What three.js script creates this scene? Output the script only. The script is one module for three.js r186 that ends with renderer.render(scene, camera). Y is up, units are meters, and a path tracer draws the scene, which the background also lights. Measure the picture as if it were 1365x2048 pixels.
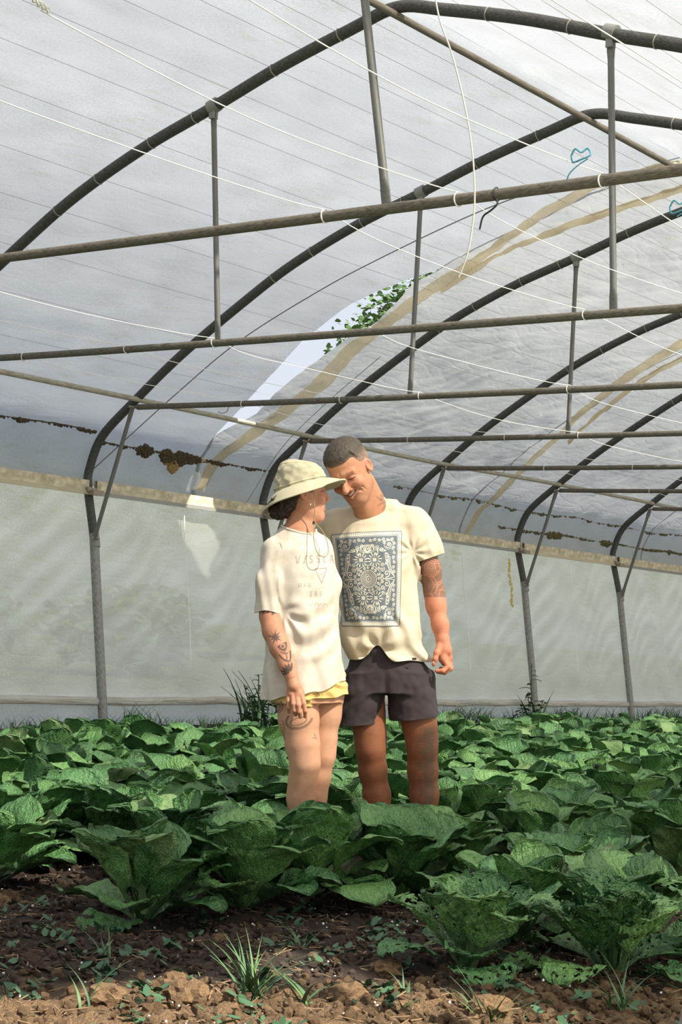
import * as THREE from 'three';
import { mergeGeometries } from 'three/addons/utils/BufferGeometryUtils.js';
import { createNoise2D, createNoise3D } from 'simplex-noise';

// ---------------------------------------------------------------- camera, sky, sun, exposure
const scene = new THREE.Scene();
const camera = new THREE.PerspectiveCamera(32.88, 1365 / 2048, 0.05, 400);
camera.position.set(3.1924, 0.9516, 6.128);
camera.rotation.order = 'YXZ';
camera.rotation.set(0.06956, 0.65422, 0.05732);
scene.add(camera);

const renderer = new THREE.WebGLRenderer({ antialias: true });
renderer.toneMapping = THREE.LinearToneMapping;
renderer.toneMappingExposure = 1.0;
renderer.shadowMap.enabled = true;

{ // hazy, bright summer sky: pale near the horizon, a little bluer overhead
  const W = 64, H = 32, data = new Float32Array(W * H * 4);
  for (let j = 0; j < H; j++) {
    const e = Math.max(0, ((j + 0.5) / H - 0.5) * 2), k = Math.pow(e, 0.7);
    for (let i = 0; i < W; i++) data.set([0.80 - 0.20 * k, 0.85 - 0.17 * k, 0.94 - 0.10 * k, 1], (j * W + i) * 4);
  }
  const sky = new THREE.DataTexture(data, W, H, THREE.RGBAFormat, THREE.FloatType);
  sky.mapping = THREE.EquirectangularReflectionMapping; sky.magFilter = THREE.LinearFilter; sky.needsUpdate = true;
  scene.background = sky; scene.environment = sky;
  scene.backgroundIntensity = scene.environmentIntensity = 1.0;
}
const sun = new THREE.DirectionalLight(new THREE.Color().setRGB(1.0, 0.93, 0.80), 10.5);
{
  const az = -0.05, el = 48 * Math.PI / 180; // from the open side of the tunnel, behind the right shoulder of the viewer
  sun.position.set(Math.cos(az) * Math.cos(el) * 40 - 1, Math.sin(el) * 40, -Math.sin(az) * Math.cos(el) * 40);
  sun.target.position.set(-1, 0, 0);
  sun.castShadow = true; sun.shadow.radius = 2.0;
  sun.shadow.mapSize.set(4096, 4096);
  Object.assign(sun.shadow.camera, { left: -20, right: 20, top: 20, bottom: -20, near: 1, far: 90 });
  sun.name = 'sun';
  scene.add(sun, sun.target);
}

// ---------------------------------------------------------------- helpers
let seed = 12345;
const rnd = () => { seed = (seed + 0x6d2b79f5) | 0; let t = Math.imul(seed ^ (seed >>> 15), 1 | seed); t = (t + Math.imul(t ^ (t >>> 7), 61 | t)) ^ t; return ((t ^ (t >>> 14)) >>> 0) / 4294967296; };
const R = (a, b) => a + (b - a) * rnd();
const n2 = createNoise2D(rnd), n3 = createNoise3D(rnd);
const V = (x, y, z) => new THREE.Vector3(x, y, z);
const clamp = (x, a = 0, b = 1) => Math.min(b, Math.max(a, x));
const lerp = (a, b, t) => a + (b - a) * t;
const sst = (a, b, x) => { const t = clamp((x - a) / (b - a)); return t * t * (3 - 2 * t); };
const rgb = (r, g, b) => new THREE.Color().setRGB(r, g, b);
const used = {};
const numbered = (n) => { const k = used[n] = (used[n] ?? -1) + 1; return k ? n + '_' + String(k).padStart(3, '0') : n; };
function mesh(name, geo, mat, parent) {
  const m = new THREE.Mesh(geo, mat); m.name = parent ? name : numbered(name);
  m.castShadow = m.receiveShadow = true; (parent || scene).add(m); return m;
}
function tag(o, label, category, group, kind) {
  if (label) o.userData.label = label;
  if (category) o.userData.category = category;
  if (group) o.userData.group = group;
  if (kind) o.userData.kind = kind;
  return o;
}
function thing(name, label, category, pos = [0, 0, 0], group) {
  const g = new THREE.Group(); g.name = numbered(name); g.position.set(...pos); scene.add(g);
  return tag(g, label, category, group);
}
function structure(name, geo, mat) { const m = mesh(name, geo, mat); m.name = name; m.userData.kind = 'structure'; return m; }
const std = (c, rough = 0.8, o = {}) => new THREE.MeshStandardMaterial({ color: Array.isArray(c) ? rgb(...c) : c, roughness: rough, ...o });

function tube(points, r, seg, rad = 10, closed = false) { // points: arrays
  const c = new THREE.CatmullRomCurve3(points.map((p) => V(...p)), closed, 'centripetal');
  return new THREE.TubeGeometry(c, seg || points.length * 4, r, rad, closed);
}
function rod(a, b, r, rad = 12, r2 = r) { // straight pipe with closed ends
  const A = V(...a), B = V(...b), L = A.distanceTo(B), g = new THREE.CylinderGeometry(r2, r, L, rad, 1);
  g.translate(0, L / 2, 0);
  g.applyQuaternion(new THREE.Quaternion().setFromUnitVectors(V(0, 1, 0), B.clone().sub(A).normalize()));
  return g.translate(...a);
}
function box(w, h, d, x = 0, y = 0, z = 0) { return new THREE.BoxGeometry(w, h, d).translate(x, y, z); }
function grid(nu, nv, f) { // surface from f(u,v)->[x,y,z], uv in metres if f returns 5 numbers
  const pos = [], uv = [], idx = [];
  for (let j = 0; j <= nv; j++) for (let i = 0; i <= nu; i++) {
    const q = f(i / nu, j / nv); pos.push(q[0], q[1], q[2]); uv.push(q.length > 3 ? q[3] : i / nu, q.length > 3 ? q[4] : j / nv);
  }
  for (let j = 0; j < nv; j++) for (let i = 0; i < nu; i++) { const a = j * (nu + 1) + i, b = a + 1, c = a + nu + 1, d = c + 1; idx.push(a, b, d, a, d, c); }
  const g = new THREE.BufferGeometry();
  g.setAttribute('position', new THREE.Float32BufferAttribute(pos, 3)); g.setAttribute('uv', new THREE.Float32BufferAttribute(uv, 2));
  g.setIndex(idx); g.computeVertexNormals(); return g;
}
function canvasTex(w, h, draw, srgb = true) {
  const c = document.createElement('canvas'); c.width = w; c.height = h; draw(c.getContext('2d'), w, h);
  const t = new THREE.CanvasTexture(c); if (srgb) t.colorSpace = THREE.SRGBColorSpace;
  t.wrapS = t.wrapT = THREE.RepeatWrapping; return t;
}
function dataTex(w, h, f, srgb = false) { // f(u,v) -> [r,g,b] 0..1, u and v are made to tile by the caller
  const d = new Uint8Array(w * h * 4);
  for (let j = 0; j < h; j++) for (let i = 0; i < w; i++) { const c = f(i / w, j / h), k = (j * w + i) * 4; for (let m = 0; m < 3; m++) d[k + m] = 255 * clamp(c[m]); d[k + 3] = 255; }
  const t = new THREE.DataTexture(d, w, h); t.magFilter = THREE.LinearFilter; t.minFilter = THREE.LinearMipmapLinearFilter; t.generateMipmaps = true;
  t.wrapS = t.wrapT = THREE.RepeatWrapping; if (srgb) t.colorSpace = THREE.SRGBColorSpace; t.needsUpdate = true; return t;
}
const torus = (u, v, su, sv) => { // tiling noise through a 3-D ring walk blended at the edge
  const a = n2(u * su, v * sv), b = n2((u - 1) * su, v * sv), c = n2(u * su, (v - 1) * sv), d = n2((u - 1) * su, (v - 1) * sv);
  return lerp(lerp(a, b, u), lerp(c, d, u), v);
};
const rep = (t, x, y) => { const c = t.clone(); c.repeat.set(x, y); c.needsUpdate = true; return c; };
// ---------------------------------------------------------------- tunnel profile (metres; x across, y up, z along, hoop n stands at z = -2.5 n)
const half = [[-7.87, 0], [-8.05, 1.1], [-8.14, 1.65], [-8.27, 2.16], [-8.25, 2.36], [-8.12, 2.62], [-7.75, 2.92], [-7.2, 3.32], [-6.48, 3.76], [-5.98, 4.03], [-5.35, 4.29], [-4.72, 4.49], [-4.15, 4.68], [-3.56, 4.84], [-3.2, 4.92]];
const RIDGE = -3.2;
const profile = [...half, ...half.slice(0, -1).reverse().map(([x, y]) => [2 * RIDGE - x, y])];
const arc = [0]; for (let i = 1; i < profile.length; i++) arc.push(arc[i - 1] + Math.hypot(profile[i][0] - profile[i - 1][0], profile[i][1] - profile[i - 1][1]));
const TOTAL = arc[arc.length - 1];
function onProfile(s, off = 0) { // point at arc length s, pushed outwards by off
  let i = 1; while (i < arc.length - 1 && arc[i] < s) i++;
  const P = (k) => profile[clamp(k, 0, profile.length - 1)], t = (s - arc[i - 1]) / (arc[i] - arc[i - 1]), p0 = P(i - 2), p1 = P(i - 1), p2 = P(i), p3 = P(i + 1);
  const cr = (k) => 0.5 * (2 * p1[k] + (p2[k] - p0[k]) * t + (2 * p0[k] - 5 * p1[k] + 4 * p2[k] - p3[k]) * t * t + (3 * p1[k] - p0[k] - 3 * p2[k] + p3[k]) * t ** 3);
  const dx = p2[0] - p1[0], dy = p2[1] - p1[1], L = Math.hypot(dx, dy) || 1;
  return [cr(0) - dy / L * off, cr(1) + dx / L * off];
}
const HOOPS = []; for (let n = -2; n <= 8; n++) HOOPS.push(n);
const zOf = (n) => -2.5 * n;

// ---------------------------------------------------------------- materials of the frame
const grime = dataTex(256, 256, (u, v) => { const a = 0.5 + 0.3 * torus(u, v, 6, 30) + 0.25 * torus(u, v, 30, 60); return [a, a, a]; });
const galvTex = dataTex(256, 256, (u, v) => {
  const a = 0.72 + 0.14 * torus(u, v, 5, 24) + 0.12 * torus(u, v, 40, 90), r = sst(0.62, 0.9, torus(u + 0.3, v, 7, 14) + 0.3 * torus(u, v, 50, 50));
  return [lerp(a, 0.55, r * 0.6), lerp(a, 0.40, r * 0.6), lerp(a * 0.98, 0.25, r * 0.6)];
}, true);
const M = {
  hoop: std([0.17, 0.17, 0.165], 0.62, { metalness: 0.25, map: rep(galvTex, 60, 1), bumpMap: rep(grime, 60, 1), bumpScale: 0.0008 }),
  post: std([0.56, 0.56, 0.55], 0.6, { metalness: 0.2, map: rep(galvTex, 6, 1), bumpMap: rep(grime, 6, 1), bumpScale: 0.0008 }),
  bar: std([0.34, 0.30, 0.25], 0.75, { metalness: 0.1, map: rep(galvTex, 30, 1), bumpMap: rep(grime, 60, 2), bumpScale: 0.0015 }),
  strut: std([0.34, 0.335, 0.32], 0.6, { metalness: 0.2, map: rep(galvTex, 4, 1) }),
  purlin: std([0.80, 0.74, 0.60], 0.7, { map: rep(galvTex, 40, 1), bumpMap: rep(grime, 80, 1), bumpScale: 0.001 }),
  bolt: std([0.36, 0.30, 0.24], 0.6, { metalness: 0.4 }),
  rust: std([0.30, 0.17, 0.09], 0.95),
  cord: std([0.86, 0.85, 0.82], 0.7),
  wire: std([0.34, 0.32, 0.27], 0.8),
};

// ---------------------------------------------------------------- film
const filmBump = dataTex(512, 512, (u, v) => { // creases of old polythene
  const w = torus(u, v, 3, 3), a = Math.abs(torus(u + 0.05 * w, v, 4, 14)), b = Math.abs(torus(u, v + 0.06 * w, 11, 5));
  const c = 0.5 + 0.25 * (1 - Math.min(1, a * 4)) - 0.2 * (1 - Math.min(1, b * 5)) + 0.12 * torus(u, v, 30, 40); return [c, c, c];
});
const filmTint = dataTex(512, 512, (u, v) => { // dust and algae specks
  const a = torus(u, v, 3, 5), b = torus(u, v, 60, 90), c = sst(0.35, 0.8, torus(u + 0.4, v, 6, 26)), k = 0.94 + 0.03 * a + 0.04 * b;
  return [k - 0.02 * c, k - 0.022 * c, k - 0.045 * c];
}, true);
const film = (c, o = {}) => new THREE.MeshPhysicalMaterial({ color: rgb(...c), roughness: 0.96, transmission: 0.80, thickness: 0, ior: 1.35, specularIntensity: 0.4, side: THREE.DoubleSide, map: rep(filmTint, 0.5, 0.5), bumpMap: rep(filmBump, 0.4, 0.4), bumpScale: 0.004, ...o });
const F = {
  roof: film([0.44, 0.462, 0.49], { bumpScale: 0.0015 }),
  roofOld: film([0.43, 0.442, 0.445], { bumpScale: 0.007 }),
  clear: film([0.86, 0.86, 0.85], { roughness: 0.50, transmission: 0.94 }),
  wall: film([0.99, 0.99, 0.93], { bumpScale: 0.006, roughness: 0.945, transmission: 0.93 }),
  skirt: film([0.80, 0.84, 0.86], { transmission: 0.7 }),
  fold: film([0.95, 0.82, 0.58], { transmission: 0.88, bumpScale: 0.01 }),
  eave: film([0.62, 0.63, 0.60], { roughness: 0.98, transmission: 0.7 }),
  seam: std([0.92, 0.90, 0.84], 0.8),
  hem: film([0.92, 0.88, 0.80], { transmission: 0.5, bumpScale: 0.03 }),
};
const interp = (tab, s) => { if (s <= tab[0][0]) return tab[0][1]; for (let i = 1; i < tab.length; i++) if (s <= tab[i][0]) return lerp(tab[i - 1][1], tab[i][1], (s - tab[i - 1][0]) / (tab[i][0] - tab[i - 1][0])); return tab[tab.length - 1][1]; };
const zFront = (z) => () => z;
// torn seam between two roof sheets: edge of the nearer sheet and edge of the farther one
const tearNear = (s) => interp([[2.2, -6.5], [2.8, -6.45], [2.93, -6.39], [3.42, -6.35], [3.91, -6.29], [4.34, -6.18], [4.66, -6.19], [4.93, -6.21], [5.19, -6.30], [5.51, -6.42], [5.67, -6.53], [6.0, -6.54], [8.2, -6.5]], s);
const tearFar = (s) => interp([[2.2, -6.44], [2.8, -6.41], [2.93, -6.39], [3.32, -6.60], [3.74, -6.58], [4.08, -6.59], [4.47, -6.64], [4.84, -6.74], [5.09, -6.70], [5.4, -6.53], [5.67, -6.52], [6.0, -6.52], [7.0, -6.48], [8.2, -6.47]], s);
function sheet(s0, s1, za, zb, ns, nz, off, amp = 0.012) { // za(s), zb(s): edges along the tunnel
  return grid(nz, ns, (u, v) => {
    const s = lerp(s0, s1, v), z = lerp(za(s), zb(s), u), bay = Math.abs(Math.sin(Math.PI * z / 2.5));
    const w = amp * bay * (n3(s * 0.9, z * 0.8, off * 9) + 0.5 * n3(s * 2.6, z * 1.9, 3) + 0.45 * n3((s + z) * 5, (s - z) * 1.4, 7)) - 0.008 * bay;
    const [x, y] = onProfile(s, 0.052 + off + w);
    return [x, y, z, z, s];
  });
}
const WALL_TOP = 2.2, RT = arc[14];
{
  const roof = new THREE.Group(); roof.name = 'ceiling'; roof.userData.kind = 'structure'; roof.userData.label = 'translucent polythene roof film of the tunnel'; scene.add(roof);
  const L = (za, zb, o, mat, ns = 60) => mesh('film_sheet', sheet(WALL_TOP, RT, za, zb, ns, 60, o, mat === F.roofOld ? 0.020 : 0.006), mat, roof);
  L(zFront(7.6), tearNear, 0.006, F.roof, 160);
  L(tearFar, zFront(-11.27), 0.0, F.roofOld, 160);
  L(zFront(-11.24), zFront(-15.93), 0.006, F.roofOld);
  L(zFront(-15.9), zFront(-20.4), 0, F.roofOld);
  const Rr = (z0, z1, o) => mesh('film_sheet', sheet(RT, TOTAL - 3.22, zFront(z0), zFront(z1), 50, 40, o), F.clear, roof);
  mesh('film_sheet', sheet(TOTAL - 3.24, TOTAL - WALL_TOP, zFront(7.6), zFront(-20.4), 14, 120, 0.008), F.eave, roof); // older, dirtier strip along the eave
  Rr(7.6, -6.53, 0.006); Rr(-6.5, -11.25, 0); Rr(-11.22, -15.93, 0.006); Rr(-15.9, -20.4, 0);
  // yellowed, doubled film along the seams, gathered below the sheet
  const strand = (tab, wid, o) => mesh('film_fold', grid(6, 90, (u, v) => {
    const s = lerp(tab[0][0], tab[tab.length - 1][0], v), w = interp(wid, s), z = interp(tab, s) + (u - 0.5) * w + 0.02 * n2(s * 2.2, o * 9), [x, y] = onProfile(s, 0.02 + o + 0.022 * Math.sin(u * Math.PI * 2 + s * 3) + 0.012 * n2(s * 4, u * 3));
    return [x, y, z, z, s];
  }), F.fold, roof);
  strand([[2.3, -6.55], [2.9, -6.76], [3.2, -6.84], [3.84, -6.93], [4.43, -6.86], [5.02, -6.84], [5.75, -6.69], [6.37, -6.58], [7.0, -6.4], [7.5, -6.3], [8.16, -6.5]], [[2.3, 0.12], [3.2, 0.22], [3.9, 0.27], [4.6, 0.22], [5.5, 0.2], [6.3, 0.15], [8.2, 0.13]], 0);
  strand([[5.5, -6.86], [6.22, -6.72], [6.86, -6.84], [7.64, -6.98], [8.16, -7.05]], [[5.5, 0.04], [6.2, 0.09], [8.2, 0.12]], -0.012);
  strand([[2.2, -11.35], [2.77, -11.62], [3.42, -11.5], [4.1, -11.35], [4.7, -11.22], [5.34, -11.08], [6.03, -10.85], [8.16, -10.7]], [[2.2, 0.08], [4, 0.12], [5, 0.22], [8.2, 0.24]], 0);
  strand([[3.9, -11.7], [4.7, -11.5], [5.6, -11.35], [8.16, -11.2]], [[3.9, 0.04], [5, 0.08], [8.2, 0.1]], -0.012);
}
function wallSheet(side, z0, z1, y0, y1, mat, parent, name = 'film_sheet', off = 0.055) {
  return mesh(name, grid(Math.round(Math.abs(z1 - z0) * 12), 44, (u, v) => {
    const z = lerp(z0, z1, u), y = lerp(y0, y1, v);
    let i = 1; while (i < 3 && half[i][1] < y) i++;
    const x = lerp(half[i - 1][0], half[i][0], (y - half[i - 1][1]) / (half[i][1] - half[i - 1][1]));
    const f = ((z / 2.5) % 1 + 1) % 1, bay = Math.sin(Math.PI * f), q = Math.abs(f - 0.5) * 2;
    // slack folds that hang diagonally from the posts
    const fold = Math.sin((y * 2.6 + (f < 0.5 ? -1 : 1) * 1.5 * q * 1.6 + 0.5 * n2(z * 0.7, 2)) * 9) * 0.034 * q * sst(0.2, 1.1, y) * (1 - 0.5 * sst(1.7, 2.2, y));
    const w = -0.03 * bay + fold * bay + 0.022 * bay * n2(z * 1.2, y * 1.5) + 0.005 * n2(z * 6, y * 2.5);
    const X = x - off + w;
    return [side < 0 ? X : 2 * RIDGE - X, y, z, z, y];
  }), mat, parent);
}
{
  const w = new THREE.Group(); w.name = 'wall_left'; w.userData.kind = 'structure'; w.userData.label = 'hazy polythene side wall film stretched below the wooden rail'; scene.add(w);
  for (const [a, b] of [[7.6, -1.9], [-1.9, -6.75], [-6.75, -11.3], [-11.3, -16], [-16, -20.4]]) wallSheet(-1, a, b, 0.2, 2.2, F.wall, w);
  wallSheet(-1, 7.6, -20.4, -0.05, 0.26, F.skirt, w, 'film_skirt', 0.10);
  for (let n = -3; n < 8; n++) mesh('film_hem', tube([0, 1, 2, 3, 4, 5, 6].map((k) => [-7.93 + 0.012 * n2(n * 3 + k, 4), 0.225 + 0.015 * n2(n * 5 + k, 9), -2.5 * n - k * 2.5 / 6]), 0.038, 30, 8), F.hem, w);
  for (let n = -1; n < 7; n++) mesh('film_seam', tube([[-8.26, 2.0, 0], [-8.20, 1.6, 0.02], [-8.13, 1.1, -0.01], [-8.04, 0.6, 0.02]].map(([x, y, z]) => [x + 0.02, y, -2.5 * n - 1.25 + z + 0.1 * n2(n, 3)]), 0.005, 20, 5), F.seam, w);
  const r = new THREE.Group(); r.name = 'wall_right'; r.userData.kind = 'structure'; scene.add(r);
  wallSheet(1, 2.2, -20.4, 0, 2.2, F.wall, r);
  const end = new THREE.Shape(profile.map(([x, y]) => new THREE.Vector2(x, Math.max(0, y)))), far = new THREE.Group(); far.name = 'wall_far'; far.userData.kind = 'structure'; scene.add(far);
  mesh('film_sheet', new THREE.ShapeGeometry(end).translate(0, 0, -20.42), F.wall, far);
  mesh('film_roll', tube([0, 1, 2, 3, 4, 5].map((k) => [1.80 + 0.01 * n2(k, 1), 2.20 + 0.012 * n2(k, 5), 2.4 + k * 1.04]), 0.07, 40, 10), F.hem, r);
}
// ---------------------------------------------------------------- hoops
const strutGeo = (a, b, flat = 0.026) => { // pipe whose two ends are hammered flat
  const dir = V(b[0] - a[0], b[1] - a[1], b[2] - a[2]), L = dir.length(), rings = [[0, 1.15, 0.35], [0.07, 1.15, 0.35], [0.13, 1, 1], [L - 0.13, 1, 1], [L - 0.07, 1.15, 0.35], [L, 1.15, 0.35]];
  const g = grid(12, 5, (u, v) => { const r = rings[Math.round(v * 5)], t = u * 2 * Math.PI; return [Math.cos(t) * 0.0195 * r[1] * (r[2] < 1 ? 1.2 : 1), r[0], Math.sin(t) * 0.0195 * r[2], v, u]; });
  g.applyQuaternion(new THREE.Quaternion().setFromUnitVectors(V(0, 1, 0), dir.normalize()));
  return g.translate(...a);
};
const archGeo = (() => { // one pipe from eave sleeve to eave sleeve, merged feet stay separate parts
  const pts = []; for (let s = 1.67; s <= TOTAL - 1.66; s += 0.12) { const [x, y] = onProfile(s); pts.push([x, y, 0]); }
  { const [x, y] = onProfile(TOTAL - 1.62); pts.push([x, y, 0]); }
  return tube(pts, 0.04, 260, 14);
})();
const postGeo = (sg) => { const f = (p) => (sg < 0 ? p : [2 * RIDGE - p[0], p[1], p[2]]); return tube([f([-7.85, -0.12, 0]), f([-7.95, 0.5, 0]), f([-8.05, 1.1, 0]), f([-8.15, 1.72, 0])], 0.043, 24, 14); };
const postL = postGeo(-1), postR = postGeo(1);
const sleeveGeo = rod([-8.12, 1.6, 0], [-8.15, 1.72, 0], 0.047);
const boltA = rod([-7.72, 2.86, 0.09], [-7.72, 2.86, -0.02], 0.011, 8), boltB = rod([-8.08, 1.68, 0.09], [-8.08, 1.68, 0.0], 0.011, 8), railClamp = box(0.07, 0.04, 0.1, -8.20, 2.12, 0.045);
const collar = new THREE.TorusGeometry(0.041, 0.004, 6, 18);
const hoopLabels = {
  '-2': 'galvanised hoop of the tunnel beside the camera, out of the picture', '-1': 'galvanised hoop of the tunnel just in front of the camera, above the picture',
  0: 'nearest hoop frame, showing only its rusty tie bar and one leaning strut', 1: 'large grey hoop arching across the top of the picture with two straight struts',
  2: 'grey hoop whose post stands alone left of the person in the hat', 3: 'grey hoop whose curved foot ends behind the sun hat', 4: 'grey hoop that disappears behind the printed t-shirt',
  5: 'grey hoop whose post stands in weeds right of the tattooed arm', 6: 'grey hoop with the rightmost post in view', 7: 'grey hoop beyond the rightmost post', 8: 'last grey hoop at the far end of the tunnel',
};
for (const n of HOOPS) {
  const z = zOf(n), h = thing('tunnel_hoop', hoopLabels[n], 'hoop frame', [0, 0, z], 'hoop frames of the tunnel');
  mesh('arch', archGeo, M.hoop, h);
  mesh('post', postL, M.post, h); mesh('post', postR, M.post, h);
  mesh('sleeve', sleeveGeo, M.post, h);
  const tilt = n === 0 ? 0.16 : n === 1 ? 0.15 : 0.0;
  if (n !== -1) mesh('tie_bar', tube([[-7.70, 2.865, 0], [-6, 2.85, 0], [-3.2, 2.845, 0], [-0.5, 2.85, 0], [1.30, 2.865, 0]], 0.0255, 60, 12), M.bar, h);
  mesh('strut', strutGeo([-4.72, 4.46, 0], [-4.72 + (n === 1 ? 0.17 : 0.0), 2.87, 0]), M.strut, h);
  mesh('strut', strutGeo([-1.66, 4.46, 0], [-1.66 + (n === 0 ? 0.31 : n === 1 ? 0.10 : 0.0), 2.87, 0]), M.strut, h);
  for (const x of [-4.72, -1.66]) mesh('bracket', mergeGeometries([new THREE.CylinderGeometry(0.05, 0.05, 0.075, 14).rotateZ(Math.PI / 2).rotateZ(x < -3 ? 0.32 : -0.32).translate(x, 4.495, 0), box(0.04, 0.07, 0.05, x, 4.44, 0)]), M.post, h);
  mesh('brace', strutGeo([-7.72, 2.85, 0.05], [-8.08, 1.67, 0.06]), M.strut, h);
  mesh('brace', strutGeo([1.32, 2.85, 0.05], [1.68, 1.67, 0.06]), M.strut, h);
  for (const s of [5.0, 5.46, 6.0, 6.42, 7.15, 7.7, 8.9, 9.5, 10.1, 10.7]) { const [x, y] = onProfile(s), [x2, y2] = onProfile(s + 0.05); mesh('wire_clip', collar.clone().rotateY(Math.PI / 2).rotateZ(Math.atan2(y2 - y, x2 - x)).translate(x, y, 0), M.wire, h); }
  mesh('bolt', boltA, M.bolt, h); mesh('bolt', boltB, M.bolt, h); mesh('rail_clamp', railClamp, M.bolt, h);
}
// ---------------------------------------------------------------- lengthwise pipes and boards
tag(mesh('ridge_pipe', tube([[RIDGE, 4.865, 7.5], [RIDGE, 4.862, 0], [RIDGE, 4.865, -8], [RIDGE, 4.86, -20]], 0.024, 80, 12), M.bar), 'dark ridge pipe running under the top of the hoops', 'pipe');
tag(mesh('side_purlin', tube([[-7.69, 2.93, 7.5], [-7.69, 2.925, 1], [-7.69, 2.93, -5], [-7.69, 2.90, -9.5], [-7.69, 2.935, -12.5], [-7.69, 2.93, -20]], 0.024, 90, 12), M.purlin), 'pale weathered pipe along the eave where the tie bars end', 'pipe');
{
  const woodTex = dataTex(512, 64, (u, v) => { const g = 0.80 + 0.10 * torus(u, v, 4, 22) + 0.10 * torus(u, v, 12, 60), m = sst(0.3, 0.7, torus(u + 0.2, v, 9, 5)); return [lerp(g, 0.5, m * 0.2), lerp(g * 0.95, 0.5, m * 0.18), lerp(g * 0.84, 0.36, m * 0.2)]; }, true);
  const wood = std([0.95, 0.93, 0.88], 0.9, { map: woodTex, bumpMap: woodTex, bumpScale: 0.003 }), alu = std([0.62, 0.62, 0.60], 0.5, { metalness: 0.3, map: rep(galvTex, 5, 1) });
  const r = thing('wooden_rail', 'weathered pale wooden rail holding the film along the side wall', 'rail', [-8.22, 2.14, 0]);
  for (let n = -3; n < 8; n++) {
    const z0 = -2.5 * n, dip = 0.006 * n2(n, 3);
    mesh('board', grid(1, 4, (u, v) => { const c = [[-0.018, -0.05], [0.018, -0.05], [0.018, 0.05], [-0.018, 0.05], [-0.018, -0.05]][Math.round(v * 4)]; return [c[0], c[1] + 0.02 + dip, lerp(z0 - 0.05, z0 - 2.45, u), u * 2.5, v * 0.28]; }).toNonIndexed(), wood, r).geometry.computeVertexNormals();
    mesh('clamp_strip', box(0.02, 0.035, 2.42, 0.022, -0.045 + dip, z0 - 1.25), n % 2 ? wood : alu, r);
  }
  for (let n = -2; n < 8; n++) mesh('clamp', box(0.08, 0.045, 0.13, 0.06, -0.045, zOf(n)), M.bolt, r);
}
// ---------------------------------------------------------------- film wires on the roof and cords over the tie bars
[4.52, 5.0, 5.46, 6.0, 6.42, 6.8, 7.15, 7.42, 7.70, 7.92, 3.6, 4.05].forEach((s, i) => {
  const [x, y] = onProfile(s, 0.012), sag = i > 9 ? 0.02 : 0.0;
  const names = ['lowest', 'second', 'third', 'fourth', 'fifth', 'sixth', 'seventh', 'eighth', 'ninth', 'topmost', 'faint lowermost', 'faint low'];
  tag(mesh('film_wire', tube([[x, y, 7.5], [x, y - sag, 2], [x, y, -2.5], [x, y + 0.005, -7.5], [x, y, -20]], 0.0014, 60, 5), M.wire), `${names[i]} thin wire running lengthwise under the left roof slope`, 'wire', 'film wires on the left slope');
});
[[8.75, 'first'], [9.2, 'second'], [9.6, 'third'], [10.0, 'fourth'], [10.5, 'fifth']].forEach(([s, k]) => {
  const [x, y] = onProfile(s, 0.012);
  tag(mesh('film_wire', tube([[x, y, 7.5], [x, y, 0], [x, y, -9], [x, y, -20]], 0.0014, 40, 5), M.wire), `${k} thin wire down from the ridge on the right roof slope`, 'wire', 'film wires on the right slope');
});
{ // dark line of string pulled across the roof between two hoops
  const P = [[2.33, -5.06], [3.36, -5.42], [4.13, -5.48], [4.99, -5.66], [5.5, -5.75], [6.63, -5.83], [7.28, -5.98]].map(([s, z]) => { const [x, y] = onProfile(s, 0.03); return [x, y, z]; });
  tag(mesh('slanting_cord', tube(P, 0.0045, 60, 6), std([0.16, 0.15, 0.14], 0.8)), 'dark cord slanting across the film left of the torn gap', 'cord');
  const Q = [[2.24, -7.28], [2.92, -7.39], [3.6, -7.34], [4.4, -7.3]].map(([s, z]) => { const [x, y] = onProfile(s, 0.03); return [x, y, z]; });
  tag(mesh('slanting_cord', tube(Q, 0.003, 40, 6), std([0.2, 0.19, 0.18], 0.8)), 'short dark cord on the film just above the sun hat', 'cord');
}
const loopGeo = new THREE.TorusGeometry(0.031, 0.0035, 6, 18);
function topCord(x, zs, label, dx = 0) { // white twine laid over the tie bars, looped round each
  const c = thing('support_cord', label, 'cord', [x, 2.88, 0], 'white support cords over the tie bars');
  for (let i = 0; i < zs.length - 1; i++) {
    const a = zs[i], b = zs[i + 1], x0 = dx * i + 0.04 * n2(x * 3, i), x1 = dx * (i + 1) + 0.04 * n2(x * 3, i + 1);
    mesh('strand', tube([[x0, 0, a], [x0 + 0.015, -0.025 - 0.03 * rnd(), lerp(a, b, 0.1)], [lerp(x0, x1, 0.4), -0.035 - 0.03 * rnd(), lerp(a, b, 0.45)], [lerp(x0, x1, 0.85), -0.02, lerp(a, b, 0.9)], [x1, 0, b]], 0.0024, 40, 6), M.cord, c);
    if (i > 0) mesh('loop', loopGeo.clone().rotateY(Math.PI / 2 + R(-0.3, 0.3)).translate(x0, -0.03, a), M.cord, c);
  }
}
topCord(-0.15, [5, 2.5, 0, -2.5, -5, -7.5, -10], 'white cord at the far upper right with blue twine tied to it', -0.06);
topCord(-0.95, [2.46, 0, -2.5, -5, -7.5, -10], 'white cord with a twisted end at the upper left corner');
topCord(-1.66, [5, 2.5, 0, -2.5, -5, -7.5, -10], 'white cord looped on the nearest tie bar left of its leaning strut', -0.02);
topCord(-3.3, [-2.5, -5, -7.5, -10, -12.5], 'white cord crossing the middle of the far tie bars');
topCord(-4.6, [2.5, 0, -2.5, -5, -7.5, -10, -12.5, -15], 'white cord looped beside the foot of the left straight strut');
topCord(-5.4, [2.5, 0, -2.5, -5, -7.5, -10, -12.5, -15], 'second white cord left of the straight strut');
topCord(-6.45, [0, -2.5, -5, -7.5, -10, -12.5, -15], 'white cord nearest the eave on the left');
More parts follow.
